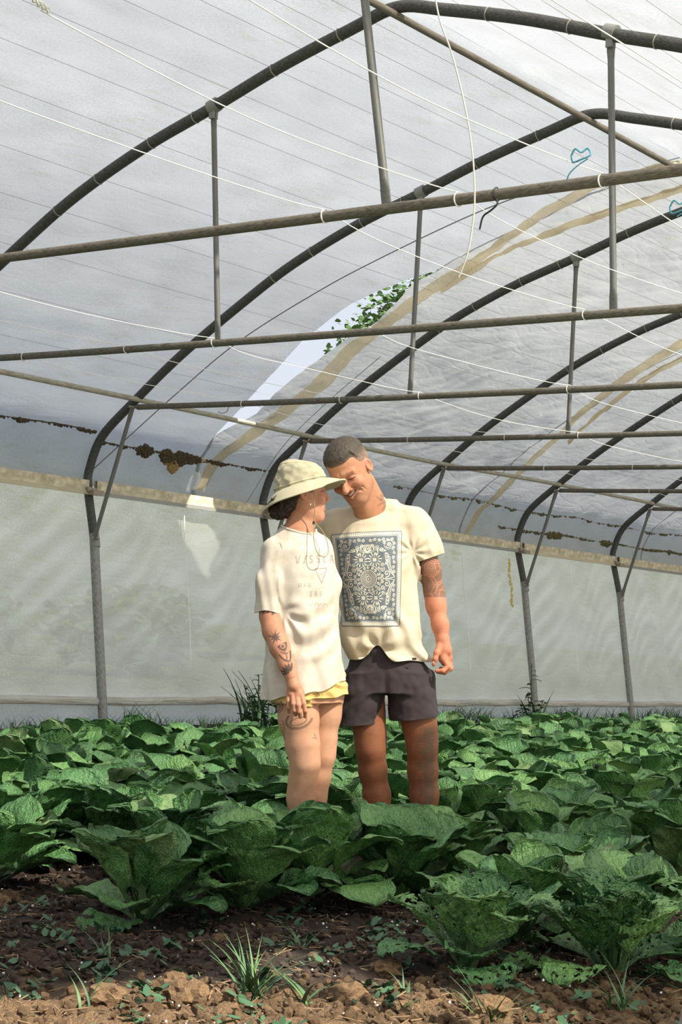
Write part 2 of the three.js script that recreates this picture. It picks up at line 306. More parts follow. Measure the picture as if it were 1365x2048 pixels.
topCord(0.58, [5, 2.5, 0, -2.5, -5, -7.5], 'white cord crossing the top right corner');
tag(mesh('twisted_rope', mergeGeometries([0, 1, 2].map((k) => tube(Array.from({ length: 22 }, (_, i) => [-0.93 + 0.008 * Math.cos(i * 1.1 + k * 2.1) + i * 0.001, 2.885 + 0.008 * Math.sin(i * 1.1 + k * 2.1) + 0.002 * i, 2.44 + i * 0.012]), 0.004, 80, 5))), M.cord), 'short twisted white rope end in the upper left corner', 'rope');
tag(mesh('hanging_cord', tube([[-1.3, 4.42, 0.04], [-1.128, 3.795, 0.04], [-1.087, 3.653, 0.04], [-1.011, 3.484, 0.04], [-0.925, 3.227, 0.04], [-0.877, 3.024, 0.04], [-0.854, 2.825, 0.04], [-0.858, 2.717, 0.04], [-0.878, 2.589, 0.04], [-0.915, 2.495, 0.04]], 0.0038, 60, 6), std([0.62, 0.58, 0.52], 0.8)), 'loose pale cord dangling in a curve over the nearest tie bar', 'cord');
{
  const blue = std([0.10, 0.34, 0.46], 0.6), black = std([0.03, 0.03, 0.03], 0.6);
  const knot = (p, k, big) => mergeGeometries([tube([[0, 0.0, 0], [0.03, 0.03, 0.01], [0.06, 0.01, 0], [0.09, 0.03, -0.01], [0.115, -0.01, 0], [0.07, -0.03, 0.01], [0.01, -0.035, 0], [0.0, 0, 0]].map(([a, b, c]) => [p[0] + (a - 0.05) * k, p[1] + b * k, p[2] + c * k]), 0.004, 50, 5), tube([[0.05, -0.03, 0], [0.0, -0.06, 0.01], [-0.05, -0.10, 0.01], [-0.07, -0.13, 0.0]].slice(0, big ? 4 : 2).map(([a, b, c]) => [p[0] + a * k, p[1] + b * k, p[2] + c * k]), 0.0028, 24, 5)]);
  tag(mesh('blue_twine', knot([-0.2, 2.875, 0.3], 0.75, true), blue), 'knot of blue twine on the white cord at the upper right, larger of two', 'twine');
  tag(mesh('blue_twine', knot([-0.2, 2.87, -0.56], 0.8, false), blue), 'small knot of blue twine at the right edge, above the second hoop', 'twine');
  tag(mesh('black_tie', mergeGeometries([new THREE.TorusGeometry(0.029, 0.003, 6, 18).rotateY(Math.PI / 2).translate(-0.77, 2.85, 0), tube([[-0.76, 2.83, 0.02], [-0.745, 2.80, 0.03], [-0.775, 2.775, 0.03], [-0.82, 2.755, 0.02], [-0.835, 2.70, 0.02]], 0.0045, 30, 5)]), black), 'bent black tie hanging from the nearest tie bar', 'cable tie');
  tag(mesh('wire_hook', tube([[-6.62, 2.83, -5], [-6.63, 2.79, -4.99], [-6.68, 2.775, -4.98], [-6.72, 2.79, -4.98]], 0.003, 20, 5), black), 'small curled wire hook under the third tie bar', 'hook');
}
// ---------------------------------------------------------------- moss and dirt caught in the folds above the side rail
{
  const moss = std([0.075, 0.055, 0.03], 1), ochre = std([0.30, 0.20, 0.08], 1), green = std([0.13, 0.115, 0.05], 1);
  const crumb = (r) => { const g = new THREE.IcosahedronGeometry(r, 1), p = g.attributes.position; for (let i = 0; i < p.count; i++) { const k = 1 + 0.45 * n3(p.getX(i) * 90, p.getY(i) * 90, p.getZ(i) * 90 + r * 999); p.setXYZ(i, p.getX(i) * k, p.getY(i) * k, p.getZ(i) * k); } g.computeVertexNormals(); return g; };
  const crumbs = [0.008, 0.012, 0.018, 0.026].map(crumb);
  function dirt(z0, z1, s, dens, clumps, mat, label) {
    const list = [];
    for (let z = z0; z > z1; z -= 0.012 / dens) {
      let amp = 0.3 + 0.7 * sst(-0.2, 0.6, n2(z * 3, s)); for (const [c, w, k] of clumps) amp += k * Math.max(0, 1 - Math.abs(z - c) / w);
      if (amp < 0.35 && rnd() < 0.8) continue;
      const m = amp > 1 ? Math.ceil(amp * 5) : 1;
      for (let j = 0; j < m; j++) {
        const g = crumbs[Math.min(3, Math.floor(rnd() * (1.4 + amp * 1.3)))].clone(), [x, y] = onProfile(s - 0.02 * rnd() * amp - (amp > 1 ? R(-0.035, 0.045) * amp * 0.55 : 0) + 0.02 * n2(z * 0.6, 8), 0.015);
        g.rotateX(rnd() * 6).rotateZ(rnd() * 6).translate(x + R(0, 0.012), y, z + R(-0.01, 0.01)); list.push(g);
      }
    }
    for (let z = z0; z - 0.25 > z1; z -= 0.25 + (rnd() < 0.12 ? 0.08 : 0)) list.push(tube([0, 1, 2, 3, 4, 5].map((k) => { const zz = z - k * 0.05, [x, y] = onProfile(s + 0.02 * n2(zz * 0.6, 8) + 0.006 * n2(zz * 9, 1), 0.02); return [x, y, zz]; }), (0.003 + 0.005 * rnd()) * Math.min(1, dens), 10, 5).toNonIndexed());
    tag(mesh('dirt_line', mergeGeometries(list.map((g) => { g.deleteAttribute('uv'); return g; })), mat), label, 'dirt', null, 'stuff');
  }
  dirt(-3.2, -4.9, 2.70, 1.6, [], moss, 'dark line of dirt along the film fold at the left edge');
  dirt(-5.05, -7.5, 2.63, 1.3, [[-5.62, 0.16, 1.5], [-6.14, 0.17, 1.6], [-5.93, 0.12, 1.0], [-6.38, 0.14, 0.8]], moss, 'dark clumps of moss and dirt on the film right of the lone post');
  dirt(-5.95, -6.2, 2.55, 1.2, [[-6.07, 0.07, 1.4]], ochre, 'rusty brown crumbs under the dark moss clump');
  const lichen = []; for (let i = 0; i < 90; i++) { const y = 2.02 - 0.62 * Math.pow(rnd(), 0.8), g = crumbs[i % 3].clone().scale(0.35, 1, 0.8); g.translate(-8.105 - (y - 1.65) * 0.14, y, -12.12 + R(-0.025, 0.025) + 0.03 * n2(y * 5, 1)); g.deleteAttribute('uv'); lichen.push(g); }
  tag(mesh('lichen', mergeGeometries(lichen), std([0.52, 0.42, 0.12], 1)), 'yellow lichen streak on the film beside the post right of the person in dark shorts', 'lichen', null, 'stuff');
  dirt(-9.6, -17.5, 2.68, 0.5, [], green, 'thin brown dirt line along the film fold on the right');
  dirt(-12.0, -17.5, 2.42, 0.9, [[-13.4, 0.35, 1.2], [-14.9, 0.3, 0.6], [-16.2, 0.5, 0.7]], green, 'mossy dirt line just above the rail on the right');
}
// ---------------------------------------------------------------- ground
const clayEdge = (x, z) => 0.77 * x + 0.64 * z - 1.74; // the mulched bed ends where this is 0; bare clay path beyond
function soilHeight(x, z) {
  const near = sst(-3, 0.3, x) * sst(-2, 1, z), path = sst(-0.2, 0.2, clayEdge(x, z));
  let h = 0.02 * n2(x * 1.3, z * 1.3) + 0.02 * Math.max(0, n2(x * 4, z * 4));
  const rough = 0.35 + 0.65 * clamp(path);
  h += near * rough * (0.022 * Math.abs(n2(x * 9 + 3, z * 9)) + 0.016 * Math.abs(n2(x * 21, z * 21)) + 0.009 * n2(x * 47, z * 47) + 0.005 * n2(x * 110, z * 110));
  return h - 0.012;
}
const soilMap = dataTex(512, 512, (u, v) => { const a = 0.78 + 0.12 * torus(u, v, 14, 14) + 0.14 * torus(u, v, 50, 50) + 0.14 * torus(u, v, 130, 130); return [a, a * 0.98, a * 0.95]; }, true);
const soilBump = dataTex(512, 512, (u, v) => { const a = 0.5 + 0.2 * torus(u, v, 20, 20) + 0.18 * torus(u, v, 60, 60) + 0.16 * torus(u, v, 140, 140); return [a, a, a]; });
const soilMat = new THREE.MeshStandardMaterial({ roughness: 1, vertexColors: true, map: soilMap, bumpMap: soilBump, bumpScale: 0.016 });
{
  const g = grid(420, 420, (u, v) => { const x = 2.6 - 10.75 * Math.pow(u, 1.9), z = 4.6 - 26 * Math.pow(v, 2.1); return [x, soilHeight(x, z), z, x * 1.6, z * 1.6]; });
  const p = g.attributes.position, c = new Float32Array(p.count * 3);
  for (let i = 0; i < p.count; i++) {
    const x = p.getX(i), z = p.getZ(i), e = clayEdge(x, z) + 0.14 * n2(x * 2.2, z * 2.2) + 0.10 * n2(x * 7, z * 7), k = Math.max(sst(-0.08, 0.14, e), sst(0.05, 0.16, 0.3 - Math.hypot(x + 1.3, z - 2.15) + 0.1 * n2(x * 6, z * 6)));
    const m = 0.5 + 0.5 * n2(x * 16, z * 16), wet = 0.5 + 0.5 * n2(x * 1.1 + 9, z * 1.1);
    const clay = [0.29 - 0.07 * m, 0.185 - 0.05 * m, 0.098 - 0.03 * m], mulch = [0.036 + 0.020 * m - 0.010 * wet, 0.020 + 0.010 * m - 0.005 * wet, 0.013 + 0.005 * m - 0.003 * wet];
    for (let q = 0; q < 3; q++) c[i * 3 + q] = lerp(mulch[q], clay[q], k * (0.75 + 0.25 * m));
  }
  g.setAttribute('color', new THREE.BufferAttribute(c, 3));
  structure('floor', g, soilMat);
  const lawn = grid(60, 60, (u, v) => { const x = lerp(-90, 60, u), z = lerp(-110, 60, v); return [x, -0.09 + (x < -14 ? (-14 - x) * 0.015 : 0), z, x, z]; });
  const o = structure('floor_outside', lawn, std([0.25, 0.28, 0.11], 1, { map: rep(soilMap, 0.5, 0.5) })); o.userData.label = 'green meadow outside the tunnel';
}
// ---------------------------------------------------------------- clods, straw, perlite
function clodGeo(r, k) { const g = new THREE.IcosahedronGeometry(r, 3), p = g.attributes.position; for (let i = 0; i < p.count; i++) { const x = p.getX(i) / r, y = p.getY(i) / r, z = p.getZ(i) / r, q = r * (1 + 0.28 * n3(x * 1.3 + k, y * 1.3, z * 1.3) + 0.14 * n3(x * 3.4, y * 3.4 + k, z * 3.4) + 0.07 * n3(x * 8, y * 8, z * 8 + k)); p.setXYZ(i, x * q, y * q * 0.7, z * q); } g.computeVertexNormals(); return g; }
{
  const clay = std([0.30, 0.19, 0.10], 1, { map: soilMap, bumpMap: soilBump, bumpScale: 0.006 });
  const spots = [[0.80, 2.26, 0.055, 'large tan clod of soil at the bottom edge right of centre'], [-0.33, 2.02, 0.033, 'small tan clod at the foot of the front cabbage row'], [0.42, 2.36, 0.05, 'tan clod on the path left of the eaten cabbage'], [-1.16, 2.20, 0.06, 'tan clod at the left edge beside the last cabbage of the row'], [-1.30, 2.02, 0.045, 'smaller clod at the left edge behind the tan one'], [0.24, 2.80, 0.055, 'broad clod beside the grass tuft at the bottom edge'], [0.12, 2.96, 0.05, 'clod of clay in the bottom left foreground'], [0.33, 2.06, 0.04, 'clod near the small weed in the middle foreground'], [0.03, 2.62, 0.035, 'little clod on the mulch in front of the long row'], [0.56, 2.48, 0.045, 'crumbly clod at the bottom edge in the middle']];
  spots.forEach(([x, z, r, label], i) => { const m = mesh('soil_clod', clodGeo(r, i * 3.7), clay); m.position.set(x, soilHeight(x, z) + r * 0.12, z); m.rotation.y = i; tag(m, label, 'clod', 'clods of soil on the path'); });
  const small = [], crumb = [0.006, 0.01, 0.016].map((r, i) => { const g = new THREE.IcosahedronGeometry(r, 1), p = g.attributes.position; for (let j = 0; j < p.count; j++) { const k = 1 + 0.3 * n3(p.getX(j) * 150, p.getY(j) * 150, p.getZ(j) * 150 + i * 9); p.setXYZ(j, p.getX(j) * k, p.getY(j) * k * 0.8, p.getZ(j) * k); } g.computeVertexNormals(); return g; });
  const scatter = (name, geo, mat, n, place, label, cat) => { const im = new THREE.InstancedMesh(geo, mat, n), o = new THREE.Object3D(); for (let i = 0; i < n; i++) { place(o); o.updateMatrix(); im.setMatrixAt(i, o.matrix); } im.name = numbered(name); im.castShadow = im.receiveShadow = true; tag(im, label, cat, null, 'stuff'); scene.add(im); };
  const put = (o, xa, xb, za, zb, lift) => { o.position.x = R(xa, xb); o.position.z = R(za, zb); o.position.y = soilHeight(o.position.x, o.position.z) + lift; };
  scatter('soil_crumbs', crumb[2], clay, 2600, (o) => { put(o, -0.4, 1.6, 1.4, 3.6, 0.004); if (clayEdge(o.position.x, o.position.z) < -0.08 && rnd() < 0.93) o.position.x += 0.8; o.position.y = soilHeight(o.position.x, o.position.z) + 0.003; o.rotation.set(R(0, 6), R(0, 6), R(0, 6)); o.scale.setScalar(R(0.2, 1.1) ** 1.6); }, 'tan crumbs of clay scattered over the path', 'soil');
  const dark = std([0.045, 0.027, 0.018], 1);
  scatter('mulch_crumbs', crumb[1], dark, 6000, (o) => { put(o, -2.6, 0.9, 0.2, 3.2, 0.004); if (clayEdge(o.position.x, o.position.z) > -0.02) { o.position.x -= 1.1; o.position.y = soilHeight(o.position.x, o.position.z) + 0.004; } o.rotation.set(R(0, 6), R(0, 6), R(0, 6)); o.scale.set(R(0.5, 1.6), R(0.4, 0.9), R(0.5, 2.6)); }, 'dark brown mulch crumbs under the cabbages', 'mulch');
  scatter('straw', new THREE.BoxGeometry(0.0028, 0.0018, 0.06), std([0.25, 0.165, 0.09], 0.9), 1400, (o) => { put(o, -1.6, 1.2, 1.0, 3.4, 0.008); o.rotation.set(R(-0.3, 0.3), R(0, 6), R(-0.3, 0.3)); o.scale.set(R(0.6, 1.6), 1, R(0.3, 1.3)); }, 'bits of dry straw lying on the soil', 'straw');
  scatter('perlite', crumb[0], std([0.8, 0.78, 0.74], 0.9), 420, (o) => { put(o, -1.9, 1.0, 0.9, 3.2, 0.006); o.rotation.set(R(0, 6), R(0, 6), R(0, 6)); o.scale.setScalar(R(0.25, 0.75)); }, 'tiny white perlite grains in the mulch', 'perlite');
}
// ---------------------------------------------------------------- grass and weeds
const bladeGeo = (L, w, bend, lean) => grid(2, 9, (u, v) => { const a = lean + bend * v, t = v; return [(u - 0.5) * w * (1 - Math.pow(t, 2.2)) * (0.7 + 0.6 * Math.sin(Math.PI * Math.min(1, t + 0.25))), L * (t * Math.cos(a * 0.6)) - 0 + 0.0, L * t * Math.sin(a) + Math.abs(u - 0.5) * w * 0.5]; });
const grassMats = [[0.05, 0.12, 0.045], [0.07, 0.15, 0.045], [0.04, 0.10, 0.045]].map((c) => std(c, 0.6, { side: THREE.DoubleSide }));
function tuft(x, z, n, L, label, spread = 0.5, cat = 'grass tuft', group = 'grass tufts on the path', w = 0.007) {
  const t = thing('grass_tuft', label, cat, [x, soilHeight(x, z) - 0.005, z], group);
  for (let i = 0; i < n; i++) { const m = mesh('blade', bladeGeo(L * R(0.45, 1), w * R(0.6, 1.1), R(0.2, 1.3), R(0.05, spread)), grassMats[i % 3], t); m.rotation.y = R(0, 6.28); m.position.set(R(-0.02, 0.02), 0, R(-0.02, 0.02)); }
}
tuft(0.30, 2.62, 34, 0.19, 'largest grass tuft, wide blades fanning out at the bottom centre', 0.8, undefined, undefined, 0.0095);
tuft(0.42, 2.52, 6, 0.16, 'few low broad blades leaning right of the big tuft', 1.1, undefined, undefined, 0.012);
tuft(0.16, 3.07, 3, 0.17, 'single tall thin blade at the bottom left', 0.15);
tuft(-0.10, 3.12, 4, 0.10, 'short blades in the bottom left corner', 0.3);
tuft(0.83, 2.30, 16, 0.17, 'spreading grass tuft before the large clod at the bottom right', 0.9);
tuft(1.02, 1.98, 14, 0.15, 'grass tuft in front of the rightmost eaten cabbage', 0.6);
tuft(-0.35, 2.50, 8, 0.12, 'thin grass at the left below the front row', 0.5);
tuft(-0.02, 2.02, 9, 0.14, 'thin grass tuft beside the small clod in the middle', 0.6);
tuft(0.62, 2.40, 7, 0.10, 'small tuft at the bottom edge left of the clod', 0.8);
tuft(1.18, 1.78, 8, 0.14, 'upright blades at the right bottom corner', 0.4);
tuft(0.50, 2.22, 6, 0.09, 'tiny tuft on the soil below the eaten cabbage', 0.7);
{
  const weedLeaf = grid(2, 3, (u, v) => [(u - 0.5) * 0.018 * Math.sin(Math.PI * (0.15 + 0.8 * v)), 0.012 * v, 0.03 * v]), im = new THREE.InstancedMesh(weedLeaf, grassMats[2], 1500), o = new THREE.Object3D();
  let k = 0; const pads = []; for (let i = 0; i < 120; i++) pads.push([R(-1.0, 1.3), R(1.3, 3.3)]);
  while (k < 1500) { const q = pads[k % pads.length]; o.position.set(q[0] + R(-0.045, 0.045), 0, q[1] + R(-0.045, 0.045)); o.position.y = soilHeight(o.position.x, o.position.z) + R(0.0, 0.025); o.rotation.set(R(-0.5, 0.5), R(0, 6.28), R(-0.5, 0.5)); o.scale.setScalar(R(0.5, 1.3)); o.updateMatrix(); im.setMatrixAt(k++, o.matrix); }
  im.name = 'ground_weeds'; im.castShadow = im.receiveShadow = true; tag(im, 'tiny green seedlings scattered over the soil', 'weeds', null, 'stuff'); scene.add(im);
}
{ // fringe of grass along the foot of the side wall
  const im = new THREE.InstancedMesh(bladeGeo(0.16, 0.008, 0.6, 0.2), grassMats[0], 2600), o = new THREE.Object3D();
  for (let i = 0; i < 2600; i++) { const z = R(-1.5, -18), dense = 0.4 + 0.6 * sst(-0.1, 0.6, n2(z * 0.9, 2)); o.position.set(R(-7.86, -7.55), 0, z); o.rotation.set(0, R(0, 6.28), 0); o.scale.setScalar(R(0.4, 1.35) * dense + 0.25); o.updateMatrix(); im.setMatrixAt(i, o.matrix); }
  im.name = 'wall_grass'; im.castShadow = im.receiveShadow = true; tag(im, 'fringe of grass at the foot of the film wall', 'grass', null, 'stuff'); scene.add(im);
}
const weedMat = [std([0.045, 0.10, 0.04], 0.7, { side: THREE.DoubleSide }), std([0.07, 0.13, 0.05], 0.7, { side: THREE.DoubleSide })];
const ovalLeaf = (L, w) => grid(4, 6, (u, v) => [(u - 0.5) * w * Math.pow(Math.sin(Math.PI * Math.pow(v, 0.8) * 0.98 + 0.02), 0.8), 0.35 * L * v - 0.45 * L * v * v + Math.abs(u - 0.5) * w * 0.3, L * v]);
const ovals = [ovalLeaf(0.07, 0.032), ovalLeaf(0.1, 0.03), ovalLeaf(0.05, 0.03)];
function weed(x, z, stems, label, blades = 0) {
  const w = thing('weed', label, 'weed', [x, 0, z]);
  stems.forEach(([dx, dz, h]) => {
    const P = [0, 0.33, 0.66, 1].map((t) => [dx * t * t * 0.5 + dx * 0.5, h * t, dz * t * t * 0.5 + dz * 0.5]), s = mesh('stem', tube(P, 0.005, 16, 5), weedMat[0], w), c = new THREE.CatmullRomCurve3(P.map((p) => V(...p)));
    for (let t = 0.12; t < 1; t += 0.075) { const p = c.getPoint(t), m = mesh('leaf', ovals[Math.floor(rnd() * 3)], weedMat[Math.floor(rnd() * 2)], s); m.position.copy(p); m.rotation.set(R(-0.6, 0.1), R(0, 6.28), 0); m.scale.setScalar(lerp(2.3, 0.9, t)); }
  });
  for (let i = 0; i < blades; i++) { const m = mesh('blade', bladeGeo(R(0.3, 0.6), 0.028, R(0.3, 0.8), R(0.02, 0.4)), weedMat[0], w); m.rotation.y = R(0, 6.28); m.position.set(R(-0.12, 0.12), 0, R(-0.15, 0.15)); }
}
weed(-7.4, -6.6, [[0.1, -0.1, 0.66], [0, 0.05, 0.52], [0.15, -0.25, 0.48], [-0.05, 0.2, 0.42], [0.1, -0.35, 0.56], [0.1, 0.3, 0.34]], 'tall dark weed against the film wall left of the person in the hat', 26);
weed(-7.4, -7.25, [[0, 0.1, 0.45], [0.1, -0.1, 0.38]], 'small weed beside the pale t-shirt hem at the wall', 9);
weed(-7.5, -11.75, [[0, 0.1, 0.36], [0.1, -0.1, 0.3], [0, -0.3, 0.26], [0.05, 0.35, 0.24]], 'low bushy weed at the foot of the post right of the person in dark shorts', 3);
weed(-7.7, -12.1, [[-0.03, 0.02, 0.72]], 'thin weed climbing beside the post right of the person in dark shorts');

// ---------------------------------------------------------------- what stands outside
const outLeaf = grid(1, 2, (u, v) => [(u - 0.5) * 0.11 * Math.sin(Math.PI * (0.12 + 0.8 * v)), 0.02 * Math.sin(v * 3), 0.16 * v]);
function crownGeo(n, rx, ry, rz, k, leaf = 1) {
  const list = [], q = new THREE.Object3D();
  for (let i = 0; i < n; i++) {
    const a = R(0, 6.283), b = Math.acos(R(-1, 1)), lump = 1 + 0.25 * n3(Math.cos(a) * Math.sin(b) * 2 + k, Math.cos(b) * 2, Math.sin(a) * Math.sin(b) * 2), r = lump * Math.pow(R(0.35, 1), 0.4);
    q.position.set(Math.cos(a) * Math.sin(b) * rx * r, Math.cos(b) * ry * r, Math.sin(a) * Math.sin(b) * rz * r); q.rotation.set(R(-1, 1), R(0, 6.28), R(-1, 1)); q.scale.setScalar(R(1.2, 2.2) * leaf); q.updateMatrix();
    list.push(outLeaf.clone().applyMatrix4(q.matrix));
  }
  return mergeGeometries(list);
}
{
  const leafM = [std([0.09, 0.17, 0.05], 0.7, { side: THREE.DoubleSide }), std([0.12, 0.20, 0.06], 0.7, { side: THREE.DoubleSide })], bark = std([0.16, 0.12, 0.09], 1);
  const t = thing('tree', 'leafy green tree seen through the torn gap in the roof', 'tree', [-22.9, 0.1, -30.6]);
  mesh('trunk', tube([[0, -0.3, 0], [0.15, 2, 0.1], [0, 4.5, 0], [0.2, 7, 0]], 0.22, 20, 10), bark, t);
  mesh('crown', crownGeo(11000, 2.5, 3.6, 2.5, 1, 0.6).translate(0.5, 6.7, 0), leafM[0], t);
  [[-17.4, 0.2, -2, 1.7, 0.75], [-18.6, 0.2, -6, 1.6, 0.7], [-17.8, 0.2, -11, 1.6, 0.8], [-18.5, 0.2, -16.2, 1.6, 0.75], [-17.5, 0.2, -21.5, 1.7, 0.8]].forEach(([x, y, z, r, h], i) => {
    const b = thing('bush', ['bush outside the film wall at the left edge', 'bush behind the film wall left of the person in the hat', 'bush behind the film wall behind the couple', 'bush behind the film wall right of the person in dark shorts', 'bush behind the film wall at the right edge'][i], 'bush', [x, y, z], 'bushes outside the film wall');
    mesh('foliage', crownGeo(900, 0.9, h, r, i + 5).translate(0, h * 0.8, 0), leafM[i % 2], b); mesh('stem', tube([[0, -0.3, 0], [0.05, 0.3, 0], [0, h, 0.1]], 0.05, 8, 6), bark, b);
  });
}

// ---------------------------------------------------------------- cabbages
const leafColor = canvasTex(512, 512, (g, W, H) => {
  g.fillStyle = '#e6eee2'; g.fillRect(0, 0, W, H);
  for (let i = 0; i < 5000; i++) { const x = R(0, W), y = R(0, H), r = R(3, 16), k = R(-1, 1); g.fillStyle = k > 0 ? 'rgba(255,255,240,0.06)' : 'rgba(150,175,140,0.10)'; g.beginPath(); g.ellipse(x, y, r, r * 0.7, R(0, 3), 0, 6.3); g.fill(); }
  g.lineCap = 'round';
  const vein = (x0, y0, ang, len, w, depth) => {
    let x = x0, y = y0, a = ang; const st = 10, n = Math.floor(len / st), bend = (Math.cos(ang) > 0 ? -1 : 1) * 0.018;
    for (let i = 0; i < n; i++) {
      const ww = w * (1 - i / n) + 0.7; g.strokeStyle = `rgba(250,255,225,${depth === 0 ? 0.9 : depth === 1 ? 0.62 : 0.34})`; g.lineWidth = ww; g.beginPath(); g.moveTo(x, y); a += bend + R(-0.05, 0.05); x += Math.cos(a) * st; y += Math.sin(a) * st; g.lineTo(x, y); g.stroke();
      if (depth < 2 && i > 1 && i % (depth ? 3 : 4) === 0) vein(x, y, a + (rnd() < 0.5 ? 1 : -1) * R(0.5, 0.8), len * (1 - i / n) * 0.42 + 14, ww * 0.55, depth + 1);
    }
  };
  vein(W / 2, H, -Math.PI / 2, H * 0.98, 15, 3);
  g.strokeStyle = 'rgba(248,252,225,0.95)'; g.beginPath(); g.moveTo(W / 2 - 13, H); g.lineTo(W / 2 - 1, H * 0.06); g.lineTo(W / 2 + 1, H * 0.06); g.lineTo(W / 2 + 13, H); g.fillStyle = 'rgba(245,250,225,0.9)'; g.fill();
  for (let i = 0; i < 9; i++) { const y = H * (0.84 - i * 0.085); for (const s of [-1, 1]) vein(W / 2, y + R(-10, 10), -Math.PI / 2 + s * (1.0 - i * 0.04), W * (0.52 - 0.03 * Math.abs(i - 3)), 5, 0); }
});
const leafBump = dataTex(512, 512, (u, v) => { // blistered savoy surface between the veins
  const s = Math.abs(u - 0.5), w = torus(u, v, 5, 5) * 0.05, a = torus(u + w, v + w, 13, 13), b = torus(u, v, 27, 27), side = Math.abs(Math.sin((v - s * 0.9) * 29)), m = sst(0.0, 0.03, s);
  const h = 0.45 + 0.22 * Math.abs(a) + 0.12 * b + 0.16 * Math.sqrt(side) * m; return [h, h, h];
});
const leafMats = [[0.13, 0.27, 0.095], [0.10, 0.225, 0.078], [0.068, 0.165, 0.06], [0.18, 0.335, 0.12], [0.105, 0.24, 0.096]].map((c) => new THREE.MeshPhysicalMaterial({ color: rgb(...c), roughness: 0.44, specularIntensity: 0.95, map: leafColor, bumpMap: leafBump, bumpScale: 0.017, side: THREE.DoubleSide }));
const paleLeaf = new THREE.MeshPhysicalMaterial({ color: rgb(0.20, 0.30, 0.13), roughness: 0.6, map: leafColor, bumpMap: leafBump, bumpScale: 0.012, side: THREE.DoubleSide });
function leafGeo(nu, nv, k, o = {}) {
  const L = 0.36, W = o.w ?? 0.25, bend = o.bend ?? 0.9, cup = o.cup ?? 0.35, ruf = (o.ruf ?? 0.010) * 0.6, curl = o.curl ?? 0.5, cx = [[0, 0]];
  let y = 0, z = 0; for (let j = 1; j <= 40; j++) { const t = j / 40, th = bend * (0.25 * t + 0.75 * t * t) + (t > 0.75 ? curl * (t - 0.75) * 2.5 : 0); y += Math.cos(th) * L / 40; z += Math.sin(th) * L / 40; cx.push([y, z, th]); }
  cx[0].push(0);
  const g = grid(nu, nv, (u, v) => {
    const t = v, i = Math.min(39, Math.floor(t * 40)), f = t * 40 - i, cy = lerp(cx[i][0], cx[i + 1][0], f), cz = lerp(cx[i][1], cx[i + 1][1], f), th = lerp(cx[i][2], cx[i + 1][2], f), s = (u - 0.5) * 2;
    const b = clamp((t - 0.26) / 0.74), blade = Math.pow(Math.max(0, 1 - Math.pow(Math.abs(2 * Math.pow(b, 1.2) - 1), 2.3)), 0.5), wdt = Math.max(lerp(0.019, 0.010, clamp(t * 3)), W / 2 * blade * (1 + 0.07 * n2(t * 4 + k, 3 * Math.sign(s)) * Math.abs(s)));
    const e = Math.abs(s), side = Math.sign(s), big = clamp(b * 2.5);
    let h = cup * wdt * e * e * (1 - 0.35 * t) - (o.flop ?? 0) * wdt * Math.pow(e, 3) * sst(0.4, 0.9, t);
    h += ruf * big * Math.pow(e, 2.2) * (Math.sin(t * 13 + k * 3 + side * 1.4) + 0.4 * Math.sin(t * 23 + k + side)) + 0.009 * big * n2(s * 1.6 + k, t * 3.2) * (0.4 + e) + 0.0055 * big * n2(s * 5 + k, t * 8);
    h += 0.004 * big * Math.abs(Math.sin((t - e * 0.25) * 24)) * Math.min(1, e * 4);
    const rib = e < 0.12 ? -0.006 * (1 - t) * (1 - e / 0.12) : 0;
    const n = h + rib, nx = 1 - 0.18 * cup * e; // normal points to the inside of the plant
    return [s * wdt * nx, cy + Math.sin(th) * n, cz - Math.cos(th) * n];
  });
  if (o.holes) { // eaten by slugs
    const p = g.attributes.position, uv = g.attributes.uv, src = g.index.array, keep = [];
    for (let i = 0; i < src.length; i += 3) { const u = (uv.getX(src[i]) + uv.getX(src[i + 1]) + uv.getX(src[i + 2])) / 3, v = (uv.getY(src[i]) + uv.getY(src[i + 1]) + uv.getY(src[i + 2])) / 3, m = n2(u * 5 + k, v * 7) + 0.5 * n2(u * 11 + k, v * 15), e = Math.abs(u - 0.5) * 2; if (m > o.holes - 0.55 * e * e * (v > 0.4 ? 1 : 0) && e > 0.1 && v > 0.25) continue; keep.push(src[i], src[i + 1], src[i + 2]); }
    g.setIndex(keep);
  }
  return g;
}
const shapes = [{ bend: 0.6, cup: 0.38 }, { bend: 0.9, cup: 0.2, w: 0.27, curl: 0.4 }, { bend: 0.35, cup: 0.5, w: 0.23, curl: 0.1 }, { bend: 1.05, cup: 0.15, curl: 0.7, ruf: 0.015, w: 0.28 }, { bend: 0.75, cup: 0.4, ruf: 0.017, curl: -0.3 }, { bend: 0.5, cup: 0.2, flop: 0.4, w: 0.28, curl: 0.6 }];
const fineLeaf = shapes.map((o, i) => leafGeo(20, 26, i * 7.3, o)), midLeaf = shapes.map((o, i) => leafGeo(12, 15, i * 7.3, o)), farLeaf = shapes.map((o, i) => leafGeo(9, 13, i * 7.3, o));
const eatenLeaf = [0, 1, 3, 4].map((q, i) => leafGeo(36, 46, i * 5.1 + 2, { ...shapes[q], holes: 0.62 }));
const lookAt = new THREE.Vector3();
camera.updateMatrixWorld(true); camera.updateProjectionMatrix();
const seen = (x, y, z) => { lookAt.set(x, y, z).project(camera); return [lookAt.x, lookAt.y]; };
let plants = 0;
